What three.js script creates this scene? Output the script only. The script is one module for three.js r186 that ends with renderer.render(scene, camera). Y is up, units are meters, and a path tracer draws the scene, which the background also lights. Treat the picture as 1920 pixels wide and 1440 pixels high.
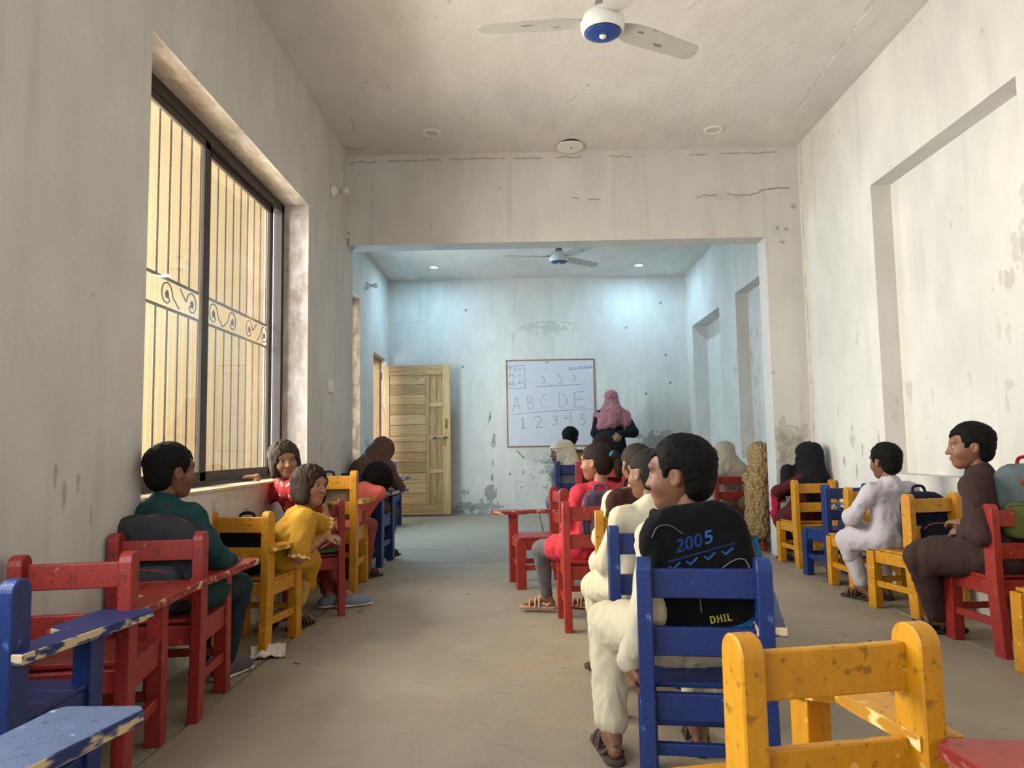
import * as THREE from 'three';
import { RoundedBoxGeometry } from 'three/addons/geometries/RoundedBoxGeometry.js';
import { mergeGeometries, mergeVertices } from 'three/addons/utils/BufferGeometryUtils.js';
import { RectAreaLightUniformsLib } from 'three/addons/lights/RectAreaLightUniformsLib.js';

// ------------------------------------------------------------------ camera, sky, light, exposure
const scene = new THREE.Scene();
const renderer = new THREE.WebGLRenderer({ antialias: true });
renderer.toneMapping = THREE.LinearToneMapping;
renderer.toneMappingExposure = 1.46;
renderer.shadowMap.enabled = true;
const FOCAL = 1386.5, CAMH = 0.92;
const camera = new THREE.PerspectiveCamera(2 * Math.atan(720 / FOCAL) * 180 / Math.PI, 4 / 3, 0.02, 200);
camera.position.set(0, CAMH, 0);
camera.rotation.order = 'YXZ';
camera.rotation.set(0.0856, 0.0143, -0.0162);
scene.add(camera);

scene.background = new THREE.Color().setRGB(1.0, 0.98, 0.95);
scene.backgroundIntensity = 1.1;

RectAreaLightUniformsLib.init();
function areaLight(name, color, intensity, w, h, pos, look) {
  const l = new THREE.RectAreaLight(color, intensity, w, h);
  l.name = name; l.position.set(...pos); l.lookAt(...look); scene.add(l); return l;
}
// daylight of the open yard beyond the barred window, and that entering by the two open windows beside and behind the camera
const DAY = new THREE.Color().setRGB(0.955, 0.985, 1.03);
areaLight('open_sky_daylight', DAY, 14.5, 5.0, 4.3, [-3.95, 2.17, -3.95], [2.4, 2.17, -3.95]);
areaLight('window_daylight', DAY, 3.4, 1.4, 1.65, [-1.58, 1.66, -0.98], [2.4, 2.1, -4.4]);
areaLight('window_daylight_001', DAY, 4, 1.5, 1.7, [-1.60, 1.66, 1.40], [2.4, 2.1, -2.5]);
// and by the window of the far room
areaLight('window_daylight_002', new THREE.Color().setRGB(0.44, 0.76, 1.0), 6, 1.4, 1.8, [-1.925, 1.72, -7.82], [2.3, 1.72, -7.82]);

// ------------------------------------------------------------------ small helpers
// gradient noise on a fixed table
const nz = (() => {
  const p = new Uint8Array(1024); let q = 97531; const t = Array.from({ length: 256 }, (_, i) => i);
  for (let i = 255; i > 0; i--) { q = (q * 1664525 + 1013904223) >>> 0; const j = q % (i + 1); [t[i], t[j]] = [t[j], t[i]]; }
  for (let i = 0; i < 1024; i++) p[i] = t[i & 255];
  const gx = new Float32Array(256), gy = new Float32Array(256), gz = new Float32Array(256);
  for (let i = 0; i < 256; i++) { const h = i & 15, a = [[1, 1, 0], [-1, 1, 0], [1, -1, 0], [-1, -1, 0], [1, 0, 1], [-1, 0, 1], [1, 0, -1], [-1, 0, -1], [0, 1, 1], [0, -1, 1], [0, 1, -1], [0, -1, -1], [1, 1, 0], [-1, 1, 0], [0, -1, 1], [0, -1, -1]][h]; gx[i] = a[0]; gy[i] = a[1]; gz[i] = a[2]; }
  const noise = (x, y, z) => {
    const fx = Math.floor(x), fy = Math.floor(y), fz = Math.floor(z), X = fx & 255, Y = fy & 255, Z = fz & 255; x -= fx; y -= fy; z -= fz;
    const u = x * x * x * (x * (x * 6 - 15) + 10), v = y * y * y * (y * (y * 6 - 15) + 10), w = z * z * z * (z * (z * 6 - 15) + 10);
    const A = p[X] + Y, B = p[X + 1] + Y, aa = p[A] + Z, ab = p[A + 1] + Z, ba = p[B] + Z, bb = p[B + 1] + Z;
    let h = p[aa]; const n000 = gx[h] * x + gy[h] * y + gz[h] * z; h = p[ba]; const n100 = gx[h] * (x - 1) + gy[h] * y + gz[h] * z;
    h = p[ab]; const n010 = gx[h] * x + gy[h] * (y - 1) + gz[h] * z; h = p[bb]; const n110 = gx[h] * (x - 1) + gy[h] * (y - 1) + gz[h] * z;
    h = p[aa + 1]; const n001 = gx[h] * x + gy[h] * y + gz[h] * (z - 1); h = p[ba + 1]; const n101 = gx[h] * (x - 1) + gy[h] * y + gz[h] * (z - 1);
    h = p[ab + 1]; const n011 = gx[h] * x + gy[h] * (y - 1) + gz[h] * (z - 1); h = p[bb + 1]; const n111 = gx[h] * (x - 1) + gy[h] * (y - 1) + gz[h] * (z - 1);
    const a = n000 + u * (n100 - n000), b = n010 + u * (n110 - n010), c = n001 + u * (n101 - n001), d = n011 + u * (n111 - n011), e = a + v * (b - a), f = c + v * (d - c);
    return e + w * (f - e);
  };
  return { noise };
})();
let seed = 12345;
const rnd = () => { seed = (seed * 1664525 + 1013904223) >>> 0; return seed / 4294967296; };
const reseed = (n) => { seed = n >>> 0; };
const lerp = (a, b, t) => a + (b - a) * t, clamp = (v, a = 0, b = 1) => Math.min(b, Math.max(a, v));
const D2R = Math.PI / 180;
const V = (x, y, z) => new THREE.Vector3(x, y, z);
const used = {};
function numbered(name) {
  const n = used[name] = (used[name] ?? -1) + 1;
  return n ? `${name}_${String(n).padStart(3, '0')}` : name;
}
function shade(o) { o.traverse((m) => { if (m.isMesh) { m.castShadow = true; m.receiveShadow = true; } }); return o; }
function mesh(name, geo, mat, parent) {
  const m = new THREE.Mesh(geo, mat); m.name = parent && parent !== scene ? name : numbered(name);
  m.castShadow = m.receiveShadow = true; (parent || scene).add(m); return m;
}
function tag(o, label, category, group) { o.userData.label = label; o.userData.category = category; if (group) o.userData.group = group; return o; }
function thing(name, label, category, [x, y, z] = [0, 0, 0], turn = 0, group) {
  const o = new THREE.Group(); o.name = numbered(name); scene.add(o);
  o.position.set(x, y, z); o.rotation.y = turn; return tag(o, label, category, group);
}
function struct(name, geo, mat) {
  const m = new THREE.Mesh(geo, mat); m.name = name; m.castShadow = m.receiveShadow = true; m.userData.kind = 'structure'; scene.add(m); return m;
}
// uv in metres from position, by the face's dominant axis
function uvm(geo, k = 1, ou = 0, ov = 0) {
  const g = geo.index ? geo.toNonIndexed() : geo, p = g.attributes.position, n = g.attributes.normal, uv = new Float32Array(p.count * 2);
  for (let i = 0; i < p.count; i += 3) {
    let nx = 0, ny = 0, nzz = 0;
    for (let j = 0; j < 3; j++) { nx += n.getX(i + j); ny += n.getY(i + j); nzz += n.getZ(i + j); }
    nx = Math.abs(nx); ny = Math.abs(ny); nzz = Math.abs(nzz);
    for (let j = 0; j < 3; j++) {
      const x = p.getX(i + j), y = p.getY(i + j), z = p.getZ(i + j);
      const [u, v] = nx >= ny && nx >= nzz ? [z, y] : ny >= nzz ? [x, z] : [x, y];
      uv[(i + j) * 2] = u * k + ou; uv[(i + j) * 2 + 1] = v * k + ov;
    }
  }
  g.setAttribute('uv', new THREE.BufferAttribute(uv, 2)); return g;
}
// boxes from corner to corner
function slab(x0, y0, z0, x1, y1, z1) {
  const g = new THREE.BoxGeometry(Math.abs(x1 - x0), Math.abs(y1 - y0), Math.abs(z1 - z0));
  g.translate((x0 + x1) / 2, (y0 + y1) / 2, (z0 + z1) / 2); return uvm(g);
}
const slabs = (list) => mergeGeometries(list.map((a) => slab(...a)));
function rbox(w, h, d, x = 0, y = 0, z = 0, r = 0.004, rot) {
  const g = new RoundedBoxGeometry(w, h, d, 1, Math.min(r, w / 2.2, h / 2.2, d / 2.2));
  if (rot) g.applyMatrix4(new THREE.Matrix4().makeRotationFromEuler(new THREE.Euler(...rot)));
  g.translate(x, y, z); return uvm(g);
}
function tube(pts, r, seg = 24, rs = 8, closed = false) {
  return new THREE.TubeGeometry(new THREE.CatmullRomCurve3(pts.map((p) => p.isVector3 ? p : V(...p)), closed), seg, r, rs, closed);
}
function lathe(pts, seg = 32) { return new THREE.LatheGeometry(pts.map((p) => new THREE.Vector2(...p)), seg); }
const merge = (list) => mergeGeometries(list.map((g) => { const q = g.index ? g.toNonIndexed() : g; for (const k of Object.keys(q.attributes)) if (!['position', 'normal', 'uv'].includes(k)) q.deleteAttribute(k); return q; }));

// ------------------------------------------------------------------ textures
// layered noise read from a table that repeats every 64 units; z only shifts the place read
const FB = {};
function fbmTable(oct) {
  const N = 1024, T = new Float32Array(N * N);
  for (let o = 0, a = 0.5, f = 1; o < oct; o++, a *= 0.5, f *= 2) for (let j = 0; j < N; j++) for (let i = 0; i < N; i++) {
    // wrap each octave on its own lattice
    const x = i / 16 * f, y = j / 16 * f, P = 64 * f, tx = i / N, ty = j / N; T[j * N + i] += a * lattice(x, y, P, o);
  }
  return T;
}
const lat = Array.from({ length: 5 }, (_, k) => { let q = 777 + k * 131; const g = new Float32Array(1024 * 1024 * 0 + 65536 * 2); for (let i = 0; i < 65536; i++) { q = (q * 1664525 + 1013904223) >>> 0; const an = q / 4294967296 * 6.2832; g[2 * i] = Math.cos(an); g[2 * i + 1] = Math.sin(an); } return g; });
function lattice(x, y, P, o) {
  const g = lat[o], i = Math.floor(x), j = Math.floor(y), fx = x - i, fy = y - j, u = fx * fx * (3 - 2 * fx), v = fy * fy * (3 - 2 * fy);
  const at = (a, b, dx, dy) => { const h = ((((a % P) * 73856093) ^ ((b % P) * 19349663)) & 65535) * 2; return g[h] * dx + g[h + 1] * dy; };
  const n00 = at(i, j, fx, fy), n10 = at(i + 1, j, fx - 1, fy), n01 = at(i, j + 1, fx, fy - 1), n11 = at(i + 1, j + 1, fx - 1, fy - 1);
  return lerp(lerp(n00, n10, u), lerp(n01, n11, u), v) * 1.0;
}
function fbm(x, y, z, oct = 4) {
  const T = FB[oct] ??= fbmTable(oct); x = (x + z * 13.71) * 16; y = (y + z * 7.93 + 400) * 16;
  const i = Math.floor(x), j = Math.floor(y), u = x - i, v = y - j, i0 = i & 1023, i1 = (i + 1) & 1023, j0 = (j & 1023) << 10, j1 = ((j + 1) & 1023) << 10;
  const a = T[j0 + i0], b = T[j0 + i1], c = T[j1 + i0], d = T[j1 + i1], e = a + (b - a) * u; return e + (c + (d - c) * u - e) * v;
}
function dataTex(w, h, fn, srgb = true, wrap = true) {
  const d = new Uint8Array(w * h * 4);
  for (let j = 0; j < h; j++) for (let i = 0; i < w; i++) {
    const c = fn(i, j, i / w, j / h), k = (j * w + i) * 4;
    d[k] = clamp(c[0], 0, 255); d[k + 1] = clamp(c[1], 0, 255); d[k + 2] = clamp(c[2], 0, 255); d[k + 3] = 255;
  }
  const t = new THREE.DataTexture(d, w, h); t.magFilter = THREE.LinearFilter; t.minFilter = THREE.LinearFilter;
  if (srgb) t.colorSpace = THREE.SRGBColorSpace;
  t.wrapS = t.wrapT = wrap ? THREE.RepeatWrapping : THREE.ClampToEdgeWrapping; t.needsUpdate = true; return t;
}
// plaster over a rectangle of wall (metres): mottling, small scuffs, and listed patches of peeled paint, stain or crack
function plasterTex(u0, v0, w, h, ppm, base, sd, opt = {}) {
  const W = Math.round(w * ppm), H = Math.round(h * ppm); reseed(sd);
  const buf = new Float32Array(W * H * 3), zs = sd * 0.37;
  for (let j = 0; j < H; j++) for (let i = 0; i < W; i++) {
    const u = i / ppm, v = j / ppm;
    let m = 1 + 0.06 * fbm(u * 1.3, v * 0.9, zs, 3) * 2 + 0.035 * fbm(u * 7, v * 3.2, zs + 9, 3) * 2 + 0.03 * (rnd() - 0.5);
    const st = fbm(u * 9, v * 0.7, zs + 20, 3); m *= 1 - 0.05 * clamp(st * 4 - 0.5) * (opt.streak ?? 1);
    const k = (j * W + i) * 3; for (let c = 0; c < 3; c++) buf[k + c] = base[c] * m;
  }
  const blot = (u, v, rx, ry, col, amt, ragged = 1, f = 14) => {
    const i0 = Math.max(0, Math.floor((u - rx * 1.6) * ppm)), i1 = Math.min(W - 1, Math.ceil((u + rx * 1.6) * ppm));
    const j0 = Math.max(0, Math.floor((v - ry * 1.6) * ppm)), j1 = Math.min(H - 1, Math.ceil((v + ry * 1.6) * ppm));
    const z = rnd() * 90;
    for (let j = j0; j <= j1; j++) for (let i = i0; i <= i1; i++) {
      const du = (i / ppm - u) / rx, dv = (j / ppm - v) / ry, d = 1 - Math.sqrt(du * du + dv * dv) + ragged * (fbm(i / ppm * f, j / ppm * f, z, 4) * 1.6);
      const a = clamp(d * 5) * amt * (0.85 + 0.3 * fbm(i / ppm * 60, j / ppm * 60, z, 2)); if (a <= 0) continue;
      const k = (j * W + i) * 3; for (let c = 0; c < 3; c++) buf[k + c] = lerp(buf[k + c], col[c], a);
    }
  };
  const crack = (pts, wd, col, amt) => {
    for (let s = 0; s < pts.length - 1; s++) {
      const [a, b] = [pts[s], pts[s + 1]], L = Math.hypot(b[0] - a[0], b[1] - a[1]), n = Math.ceil(L * ppm * 1.5), z = rnd() * 50;
      for (let q = 0; q < n; q++) {
        const t = q / n, u = lerp(a[0], b[0], t) + 0.02 * fbm(t * L * 14, z, 0, 3), v = lerp(a[1], b[1], t) + 0.03 * fbm(t * L * 14, z, 5, 3);
        if (fbm(t * L * 5, z, 3, 3) < -0.04) continue; const r = wd * (0.45 + 0.9 * Math.abs(fbm(t * L * 30, z, 9, 2)) * 2), R = Math.ceil(r * ppm);
        for (let dj = -R; dj <= R; dj++) for (let di = -R; di <= R; di++) {
          const i = Math.round(u * ppm) + di, j = Math.round(v * ppm) + dj; if (i < 0 || j < 0 || i >= W || j >= H || di * di + dj * dj > R * R) continue;
          const k = (j * W + i) * 3; for (let c = 0; c < 3; c++) buf[k + c] = lerp(buf[k + c], col[c], amt * 0.42);
        }
      }
    }
  };
  for (let n = 0; n < (opt.specks ?? 60); n++) blot(rnd() * w, rnd() * h, 0.004 + rnd() * 0.012, 0.006 + rnd() * 0.02, [150, 145, 136], 0.15 + rnd() * 0.35, 0.9, 40);
  for (let n = 0; n < (opt.scuffs ?? 0); n++) { const v = rnd() * rnd() * 1.9; blot(rnd() * w, v, 0.008 + rnd() * 0.03, 0.02 + rnd() * 0.07, [160, 155, 146], 0.15 + rnd() * 0.4, 1.4, 25); }
  (opt.paint || (() => {}))((u, v, ...r) => blot(u - u0, v - v0, ...r), (p, ...r) => crack(p.map(([u, v]) => [u - u0, v - v0]), ...r));
  const t = dataTex(W, H, (i, j) => { const k = (j * W + i) * 3; return [buf[k], buf[k + 1], buf[k + 2]]; });
  t.repeat.set(1 / w, 1 / h); t.offset.set(-u0 / w, -v0 / h); return t;
}
const bumpTile = (size, f, oct, sd) => dataTex(size, size, (i, j, u, v) => {   // tiles by blending four shifted samples
  const s = (a, b) => fbm(a * f, b * f, sd, oct), x = u, y = v;
  const n = s(x, y) * (1 - x) * (1 - y) + s(x - 1, y) * x * (1 - y) + s(x, y - 1) * (1 - x) * y + s(x - 1, y - 1) * x * y;
  const g = 128 + n * 190; return [g, g, g];
}, false);
const plasterBump = bumpTile(512, 26, 4, 3.1); plasterBump.repeat.set(0.8, 0.8);
const fineBump = bumpTile(256, 40, 3, 8.7); fineBump.repeat.set(6, 6);
const hairBump = dataTex(256, 256, (i, j) => { const g = 128 + 110 * fbm(i * 0.22, j * 0.025, 4, 3) * 2; return [g, g, g]; }, false); hairBump.repeat.set(9, 9);
const weaveBump = dataTex(128, 128, (i, j) => { const g = 128 + 50 * Math.sin(i * Math.PI / 4) * Math.sin(j * Math.PI / 4) + 60 * (nz.noise(i * 0.3, j * 0.3, 2)); return [g, g, g]; }, false); weaveBump.repeat.set(14, 14);

const hex = (h) => [(h >> 16) & 255, (h >> 8) & 255, h & 255];
const std = (color, rough = 0.8, extra = {}) => new THREE.MeshStandardMaterial({ color, roughness: rough, ...extra });
const PL = [202, 199, 194];   // limewashed plaster

// ------------------------------------------------------------------ the room
const XL = -1.462, XR = 2.353, YC = 3.42, YB = 3.352, ZF = -6.10, ZF2 = -6.31, ZB = -10.51, XB = -1.912, JX = 2.056, BH = 2.642, ZR = 2.6;
const WY0 = 0.737, WY1 = 2.62;
const grey = [128, 128, 122], dgrey = [96, 96, 92];
const wallMat = (map) => new THREE.MeshStandardMaterial({ map, roughness: 0.92, bumpMap: plasterBump, bumpScale: 0.004 });
const genTex = plasterTex(0, 0, 3.1, 3.1, 330, PL, 11, { specks: 40 });
const genMat = wallMat(genTex);
const leftTex = plasterTex(-6.4, 0, 4.4, 3.42, 300, PL, 21, {
  specks: 70, scuffs: 26, paint: (blot, crack) => {
    for (const [z, y, a, b] of [[-2.35, 0.78, 0.012, 0.05], [-2.3, 0.84, 0.012, 0.05], [-2.42, 0.82, 0.01, 0.04], [-2.5, 0.72, 0.012, 0.05], [-3.5, 0.62, 0.03, 0.05], [-3.9, 0.60, 0.05, 0.03], [-4.2, 0.63, 0.03, 0.03]]) blot(z, y, a, b, grey, 0.5, 1.2, 22);
    crack([[-5.96, 2.2], [-6.0, 2.6], [-5.98, 3.0]], 0.004, grey, 0.5);
    blot(-5.65, 1.30, 0.04, 0.03, [176, 170, 160], 0.5, 1.2);
    blot(-4.1, 0.70, 0.5, 0.035, [180, 168, 148], 0.5, 1.3);
  },
});
struct('wall_left', slabs([
  [-1.762, 0, 2.6, XL, WY0, ZF2], [-1.762, WY1, 2.6, XL, YC, ZF2],
  [-1.762, WY0, 2.6, XL, WY1, 2.3], [-1.762, WY0, 0.5, XL, WY1, -0.1], [-1.762, WY0, -1.8, XL, WY1, -2.82], [-1.762, WY0, -4.99, XL, WY1, ZF2],
  [-2.16, 0, ZF, -1.762, YC, ZF2],
]), wallMat(leftTex));
// back wall of the far room with its peeled patches
const backTex = plasterTex(-2.0, 0, 4.5, 3.42, 400, [208, 205, 199], 31, {
  specks: 90, scuffs: 10, paint: (blot, crack) => {
    const g = [126, 124, 118], l = [184, 182, 176];
    blot(1.86, 0.96, 0.22, 0.14, g, 0.75, 0.7, 16); blot(2.02, 1.08, 0.12, 0.05, g, 0.5, 1.3, 20); blot(1.62, 1.06, 0.06, 0.05, g, 0.5, 1.2, 20);
    blot(-0.48, 0.28, 0.10, 0.12, g, 0.75, 0.5, 18); blot(-0.62, 0.10, 0.34, 0.07, g, 0.65, 1.5, 14); blot(-0.95, 0.06, 0.30, 0.06, g, 0.55, 1.5, 16); blot(-0.85, 0.30, 0.06, 0.04, g, 0.5, 1.4, 20);
    blot(-0.45, 0.50, 0.02, 0.05, dgrey, 0.7, 1.0, 25); blot(-0.44, 0.70, 0.012, 0.05, g, 0.7, 1.0, 30); blot(-0.42, 1.02, 0.035, 0.09, g, 0.6, 1.4, 30); blot(-0.47, 1.36, 0.014, 0.07, dgrey, 0.7, 1.0, 30);
    crack([[-0.43, 1.55], [-0.47, 1.42], [-0.50, 1.24]], 0.005, dgrey, 0.6); crack([[-0.41, 1.10], [-0.46, 0.95]], 0.006, dgrey, 0.6);
    crack([[-0.10, 0.87], [0.02, 0.76], [0.16, 0.71], [0.44, 0.69]], 0.010, dgrey, 0.6); blot(0.16, 0.79, 0.16, 0.10, l, 0.6, 1.2); blot(0.30, 0.72, 0.14, 0.05, [150, 152, 146], 0.55, 1.4, 22);
    for (let n = 0; n < 16; n++) blot(-0.1 + rnd() * 0.5, 0.35 + rnd() * 0.35, 0.01 + rnd() * 0.03, 0.01 + rnd() * 0.03, g, 0.45, 1.2, 30);
    blot(0.36, 0.60, 0.06, 0.18, g, 0.6, 1.5, 20);
    crack([[-1.85, 2.70], [-1.6, 2.74], [-1.3, 2.76], [-1.1, 2.76]], 0.006, [162, 160, 154], 0.5); crack([[-1.8, 2.66], [-1.78, 2.4]], 0.005, l, 0.6);
    crack([[-0.16, 2.46], [-0.05, 2.62], [0.2, 2.70], [0.5, 2.70], [0.78, 2.68]], 0.007, [162, 160, 154], 0.5); blot(0.45, 2.62, 0.24, 0.07, [168, 166, 160], 0.5, 1.6, 14); blot(0.10, 2.62, 0.10, 0.06, [172, 170, 164], 0.45, 1.6, 16); blot(-0.12, 2.48, 0.03, 0.10, l, 0.6, 1.3);
    for (const [x, y] of [[-0.85, 2.08], [1.5, 2.6], [2.05, 2.2], [2.1, 1.8], [1.75, 1.65], [-0.8, 2.9], [2.0, 2.95], [0.4, 0.5], [-0.2, 0.55]]) blot(x, y, 0.02, 0.02, dgrey, 0.8, 0.5, 20);
    blot(-1.2, 2.55, 0.7, 0.35, [200, 197, 191], 0.5, 1.5, 4); blot(1.3, 2.2, 0.6, 0.6, [201, 198, 192], 0.5, 1.4, 4);
  },
});
struct('wall_back', slabs([[-2.16, 0, ZB, 2.65, YC, ZB - 0.25]]), wallMat(backTex));
// left wall of the far room: window and doorway
struct('wall_left_far', slabs([
  [-2.16, 0, ZF2, XB, 0.76, -9.42], [-2.16, 2.71, ZF2, XB, YC, -9.42], [-2.16, 0.76, ZF2, XB, 2.71, -7.0], [-2.16, 0.76, -8.64, XB, 2.71, -9.42],
  [-2.16, 2.18, -9.42, XB, YC, ZB], [-2.16, 0, -10.32, XB, 2.18, ZB],
]), wallMat(plasterTex(-10.6, 0, 4.4, 3.42, 240, [208, 205, 199], 41, {
  specks: 60, scuffs: 30, paint: (blot) => { for (let n = 0; n < 14; n++) blot(-9.2 + rnd() * 0.6, 0.4 + rnd() * 2.9, 0.02, 0.10 + rnd() * 0.15, [178, 176, 170], 0.5, 1.4, 12); blot(-9.05, 0.95, 0.12, 0.12, grey, 0.5, 1.5, 14); },
})));
// right wall with three blind niches
const rightTex = plasterTex(-6.2, 0, 4.4, 3.42, 330, [208, 205, 199], 51, {
  specks: 80, scuffs: 70, paint: (blot, crack) => {
    crack([[-6.02, 3.4], [-6.06, 2.4], [-6.04, 1.4], [-6.07, 0.8]], 0.005, grey, 0.6);
    for (const [z, y, a, b] of [[-5.2, 0.86, 0.015, 0.05], [-4.95, 0.93, 0.02, 0.06], [-5.5, 0.78, 0.02, 0.04], [-5.3, 0.72, 0.015, 0.05]]) blot(z, y, a, b, grey, 0.6, 1.2, 25);
    for (let n = 0; n < 26; n++) blot(-3.9 + rnd() * 0.6, 0.95 + rnd() * 1.2, 0.012 + rnd() * 0.03, 0.03 + rnd() * 0.08, [176, 170, 158], 0.35 + rnd() * 0.35, 1.4, 16);
  },
});
const rightMat = wallMat(rightTex), XO = 2.66;
struct('wall_right', slabs([
  [XR, 0, ZR, XO, YC, -3.394], [XR, 0, -3.394, XO, 0.715, -4.86], [XR, 2.63, -3.394, XO, YC, -4.86], [2.485, 0.715, -3.394, XO, 2.63, -4.86],
  [XR, 0, -4.86, XO, YC, -6.75],
  [XR, 0, -6.75, XO, 0.77, -8.056], [XR, 2.57, -6.75, XO, YC, -8.056], [2.49, 0.77, -6.75, XO, 2.57, -8.056],
  [XR, 0, -8.056, XO, YC, -8.728],
  [XR, 0, -8.728, XO, 0.4, -10.126], [XR, 2.548, -8.728, XO, YC, -10.126], [2.55, 0.4, -8.728, XO, 2.548, -10.126],
  [XR, 0, -10.126, XO, YC, ZB],
]), rightMat);
// beam and pier between the two halves of the room
const beamTex = plasterTex(-1.5, 0, 4.0, 3.42, 330, PL, 61, {
  specks: 60, paint: (blot, crack) => {
    crack([[0.45, 3.02], [0.62, 2.99], [0.8, 3.03]], 0.006, grey, 0.55); crack([[1.5, 3.0], [1.75, 3.02], [1.95, 3.0], [2.05, 3.05], [2.3, 3.06]], 0.007, grey, 0.6); blot(1.75, 2.99, 0.2, 0.02, [176, 170, 160], 0.5, 1.5, 12);
    crack([[-1.45, 3.36], [-0.6, 3.37], [0.2, 3.37], [0.9, 3.365], [1.6, 3.365], [2.3, 3.375]], 0.006, grey, 0.4); crack([[-1.457, 2.55], [-1.45, 2.75]], 0.007, dgrey, 0.8);
    for (const [x, y] of [[2.16, 2.72], [2.23, 2.70], [2.2, 2.60], [2.3, 2.9]]) blot(x, y, 0.025, 0.02, grey, 0.6, 1.2, 25);
    for (let n = 0; n < 22; n++) blot(2.07 + rnd() * 0.25, 0.3 + rnd() * 0.75, 0.02 + rnd() * 0.05, 0.03 + rnd() * 0.08, [146, 140, 128], 0.4, 1.5, 16);
    blot(2.13, 0.88, 0.05, 0.11, [150, 144, 130], 0.55, 1.4, 14); blot(2.24, 0.75, 0.07, 0.16, [158, 152, 138], 0.5, 1.5, 14);
  },
});
struct('wall_divider', slabs([[XL, BH, ZF, XR, YC, ZF2], [JX, 0, ZF, XR, BH, ZF2]]), wallMat(beamTex));
struct('wall_rear', slabs([[-1.762, 0, ZR, XO, YC, ZR + 0.25]]), genMat);
// ceilings
const ceilTex = plasterTex(-1.6, -6.3, 4.2, 4.4, 300, [214, 209, 203], 71, {
  specks: 110, streak: 0.3, paint: (blot, crack) => {
    crack([[1.9, -2.0], [2.02, -3.4], [2.06, -4.6], [2.12, -5.5], [2.28, -5.95]], 0.006, [240, 236, 228], 0.6); crack([[2.0, -3.6], [2.06, -4.6], [2.1, -5.4]], 0.003, [160, 152, 142], 0.5);
    crack([[1.4, -3.6], [1.36, -3.95]], 0.004, [170, 160, 150], 0.6); crack([[1.2, -2.9], [1.15, -3.3], [1.0, -3.5]], 0.005, [238, 232, 224], 0.6);
    crack([[1.3, -5.0], [1.7, -5.02], [1.95, -5.0]], 0.004, [236, 230, 222], 0.5);
    for (let n = 0; n < 14; n++) crack([[rnd() * 3.6 - 1.3, -2.4 - rnd() * 3.5], [rnd() * 0.1, 0]].map((p, i, a) => i ? [a[0][0] + p[0], a[0][1] + 0.12] : p), 0.003, [166, 156, 146], 0.5);
    blot(-1.36, -5.95, 0.10, 0.06, [150, 144, 134], 0.3, 1.4, 20); blot(-0.1, -4.6, 0.9, 0.3, [216, 206, 198], 0.5, 1.4, 3);
  },
});
const ceilMat = wallMat(ceilTex);
struct('ceiling', slabs([[-1.762, YC, ZR, XO, YC + 0.2, ZF2], [-2.16, YB, ZF2, XO, YC + 0.2, ZB - 0.25]]), ceilMat);

// floor: trowelled cement slabs with narrow joints
const floorTex = plasterTex(-2.2, -10.6, 4.6, 9.4, 210, [150, 138, 120], 81, {
  specks: 240, streak: 0, paint: (blot, crack) => {
    for (let n = 0; n < 90; n++) blot(-2 + rnd() * 4.3, -10.4 + rnd() * 9, 0.05 + rnd() * 0.28, 0.03 + rnd() * 0.16, rnd() < 0.5 ? [164, 153, 136] : [138, 126, 108], 0.22 + rnd() * 0.2, 1.6, 6);
    for (let n = 0; n < 1500; n++) blot(-1.9 + rnd() * 4.1, -10.3 + rnd() * 8.9, 0.010 + rnd() * 0.045, 0.004 + rnd() * 0.012, rnd() < 0.35 ? [170, 160, 142] : [116, 106, 90], 0.15 + rnd() * 0.3, 1.5, 20);
    for (let n = 0; n < 40; n++) { const x = -1 + rnd() * 3, z = -6 + rnd() * 4.5; crack([[x, z], [x + rnd() * 0.3 - 0.15, z + rnd() * 0.1]], 0.003, [122, 111, 94], 0.35); }
    for (const x of [-1.2, 2.06]) for (let n = 0; n < 40; n++) blot(x - 0.02 + rnd() * 0.05, -6 + rnd() * 4.6, 0.03 + rnd() * 0.03, 0.06 + rnd() * 0.12, [124, 115, 100], 0.4, 1.4, 12);
    blot(0.35, -2.95, 0.5, 0.35, [158, 136, 112], 0.5, 1.4, 4); blot(0.4, -7.6, 0.12, 0.1, [150, 146, 134], 0.5, 1.0, 10);
  },
});
const floorMat = new THREE.MeshStandardMaterial({ map: floorTex, roughness: 0.62, bumpMap: plasterBump, bumpScale: 0.003 });
const floorRoot = new THREE.Group(); floorRoot.name = 'floor'; floorRoot.userData.kind = 'structure'; scene.add(floorRoot);
const J = 0.006;
mesh('floor_bed', slab(-2.6, -0.2, ZR, 2.66, -0.012, ZB - 0.25), std(0x6a6052, 0.95), floorRoot);
for (const [x0, z0, x1, z1] of [[-1.762, ZR, -1.16, ZF + 0.04], [-1.16, ZR, 2.02, ZF + 0.04], [2.02, ZR, XO, ZF + 0.04], [-2.16, ZF + 0.04, XO, -6.87], [-2.16, -6.87, 0.2, ZB], [0.2, -6.87, XO, ZB], [-2.6, -9.42, -2.16, -10.32]])
  mesh('slab', slab(x0 + J, -0.06, z0 - J, x1 - J, 0, z1 + J), floorMat, floorRoot);

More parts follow.
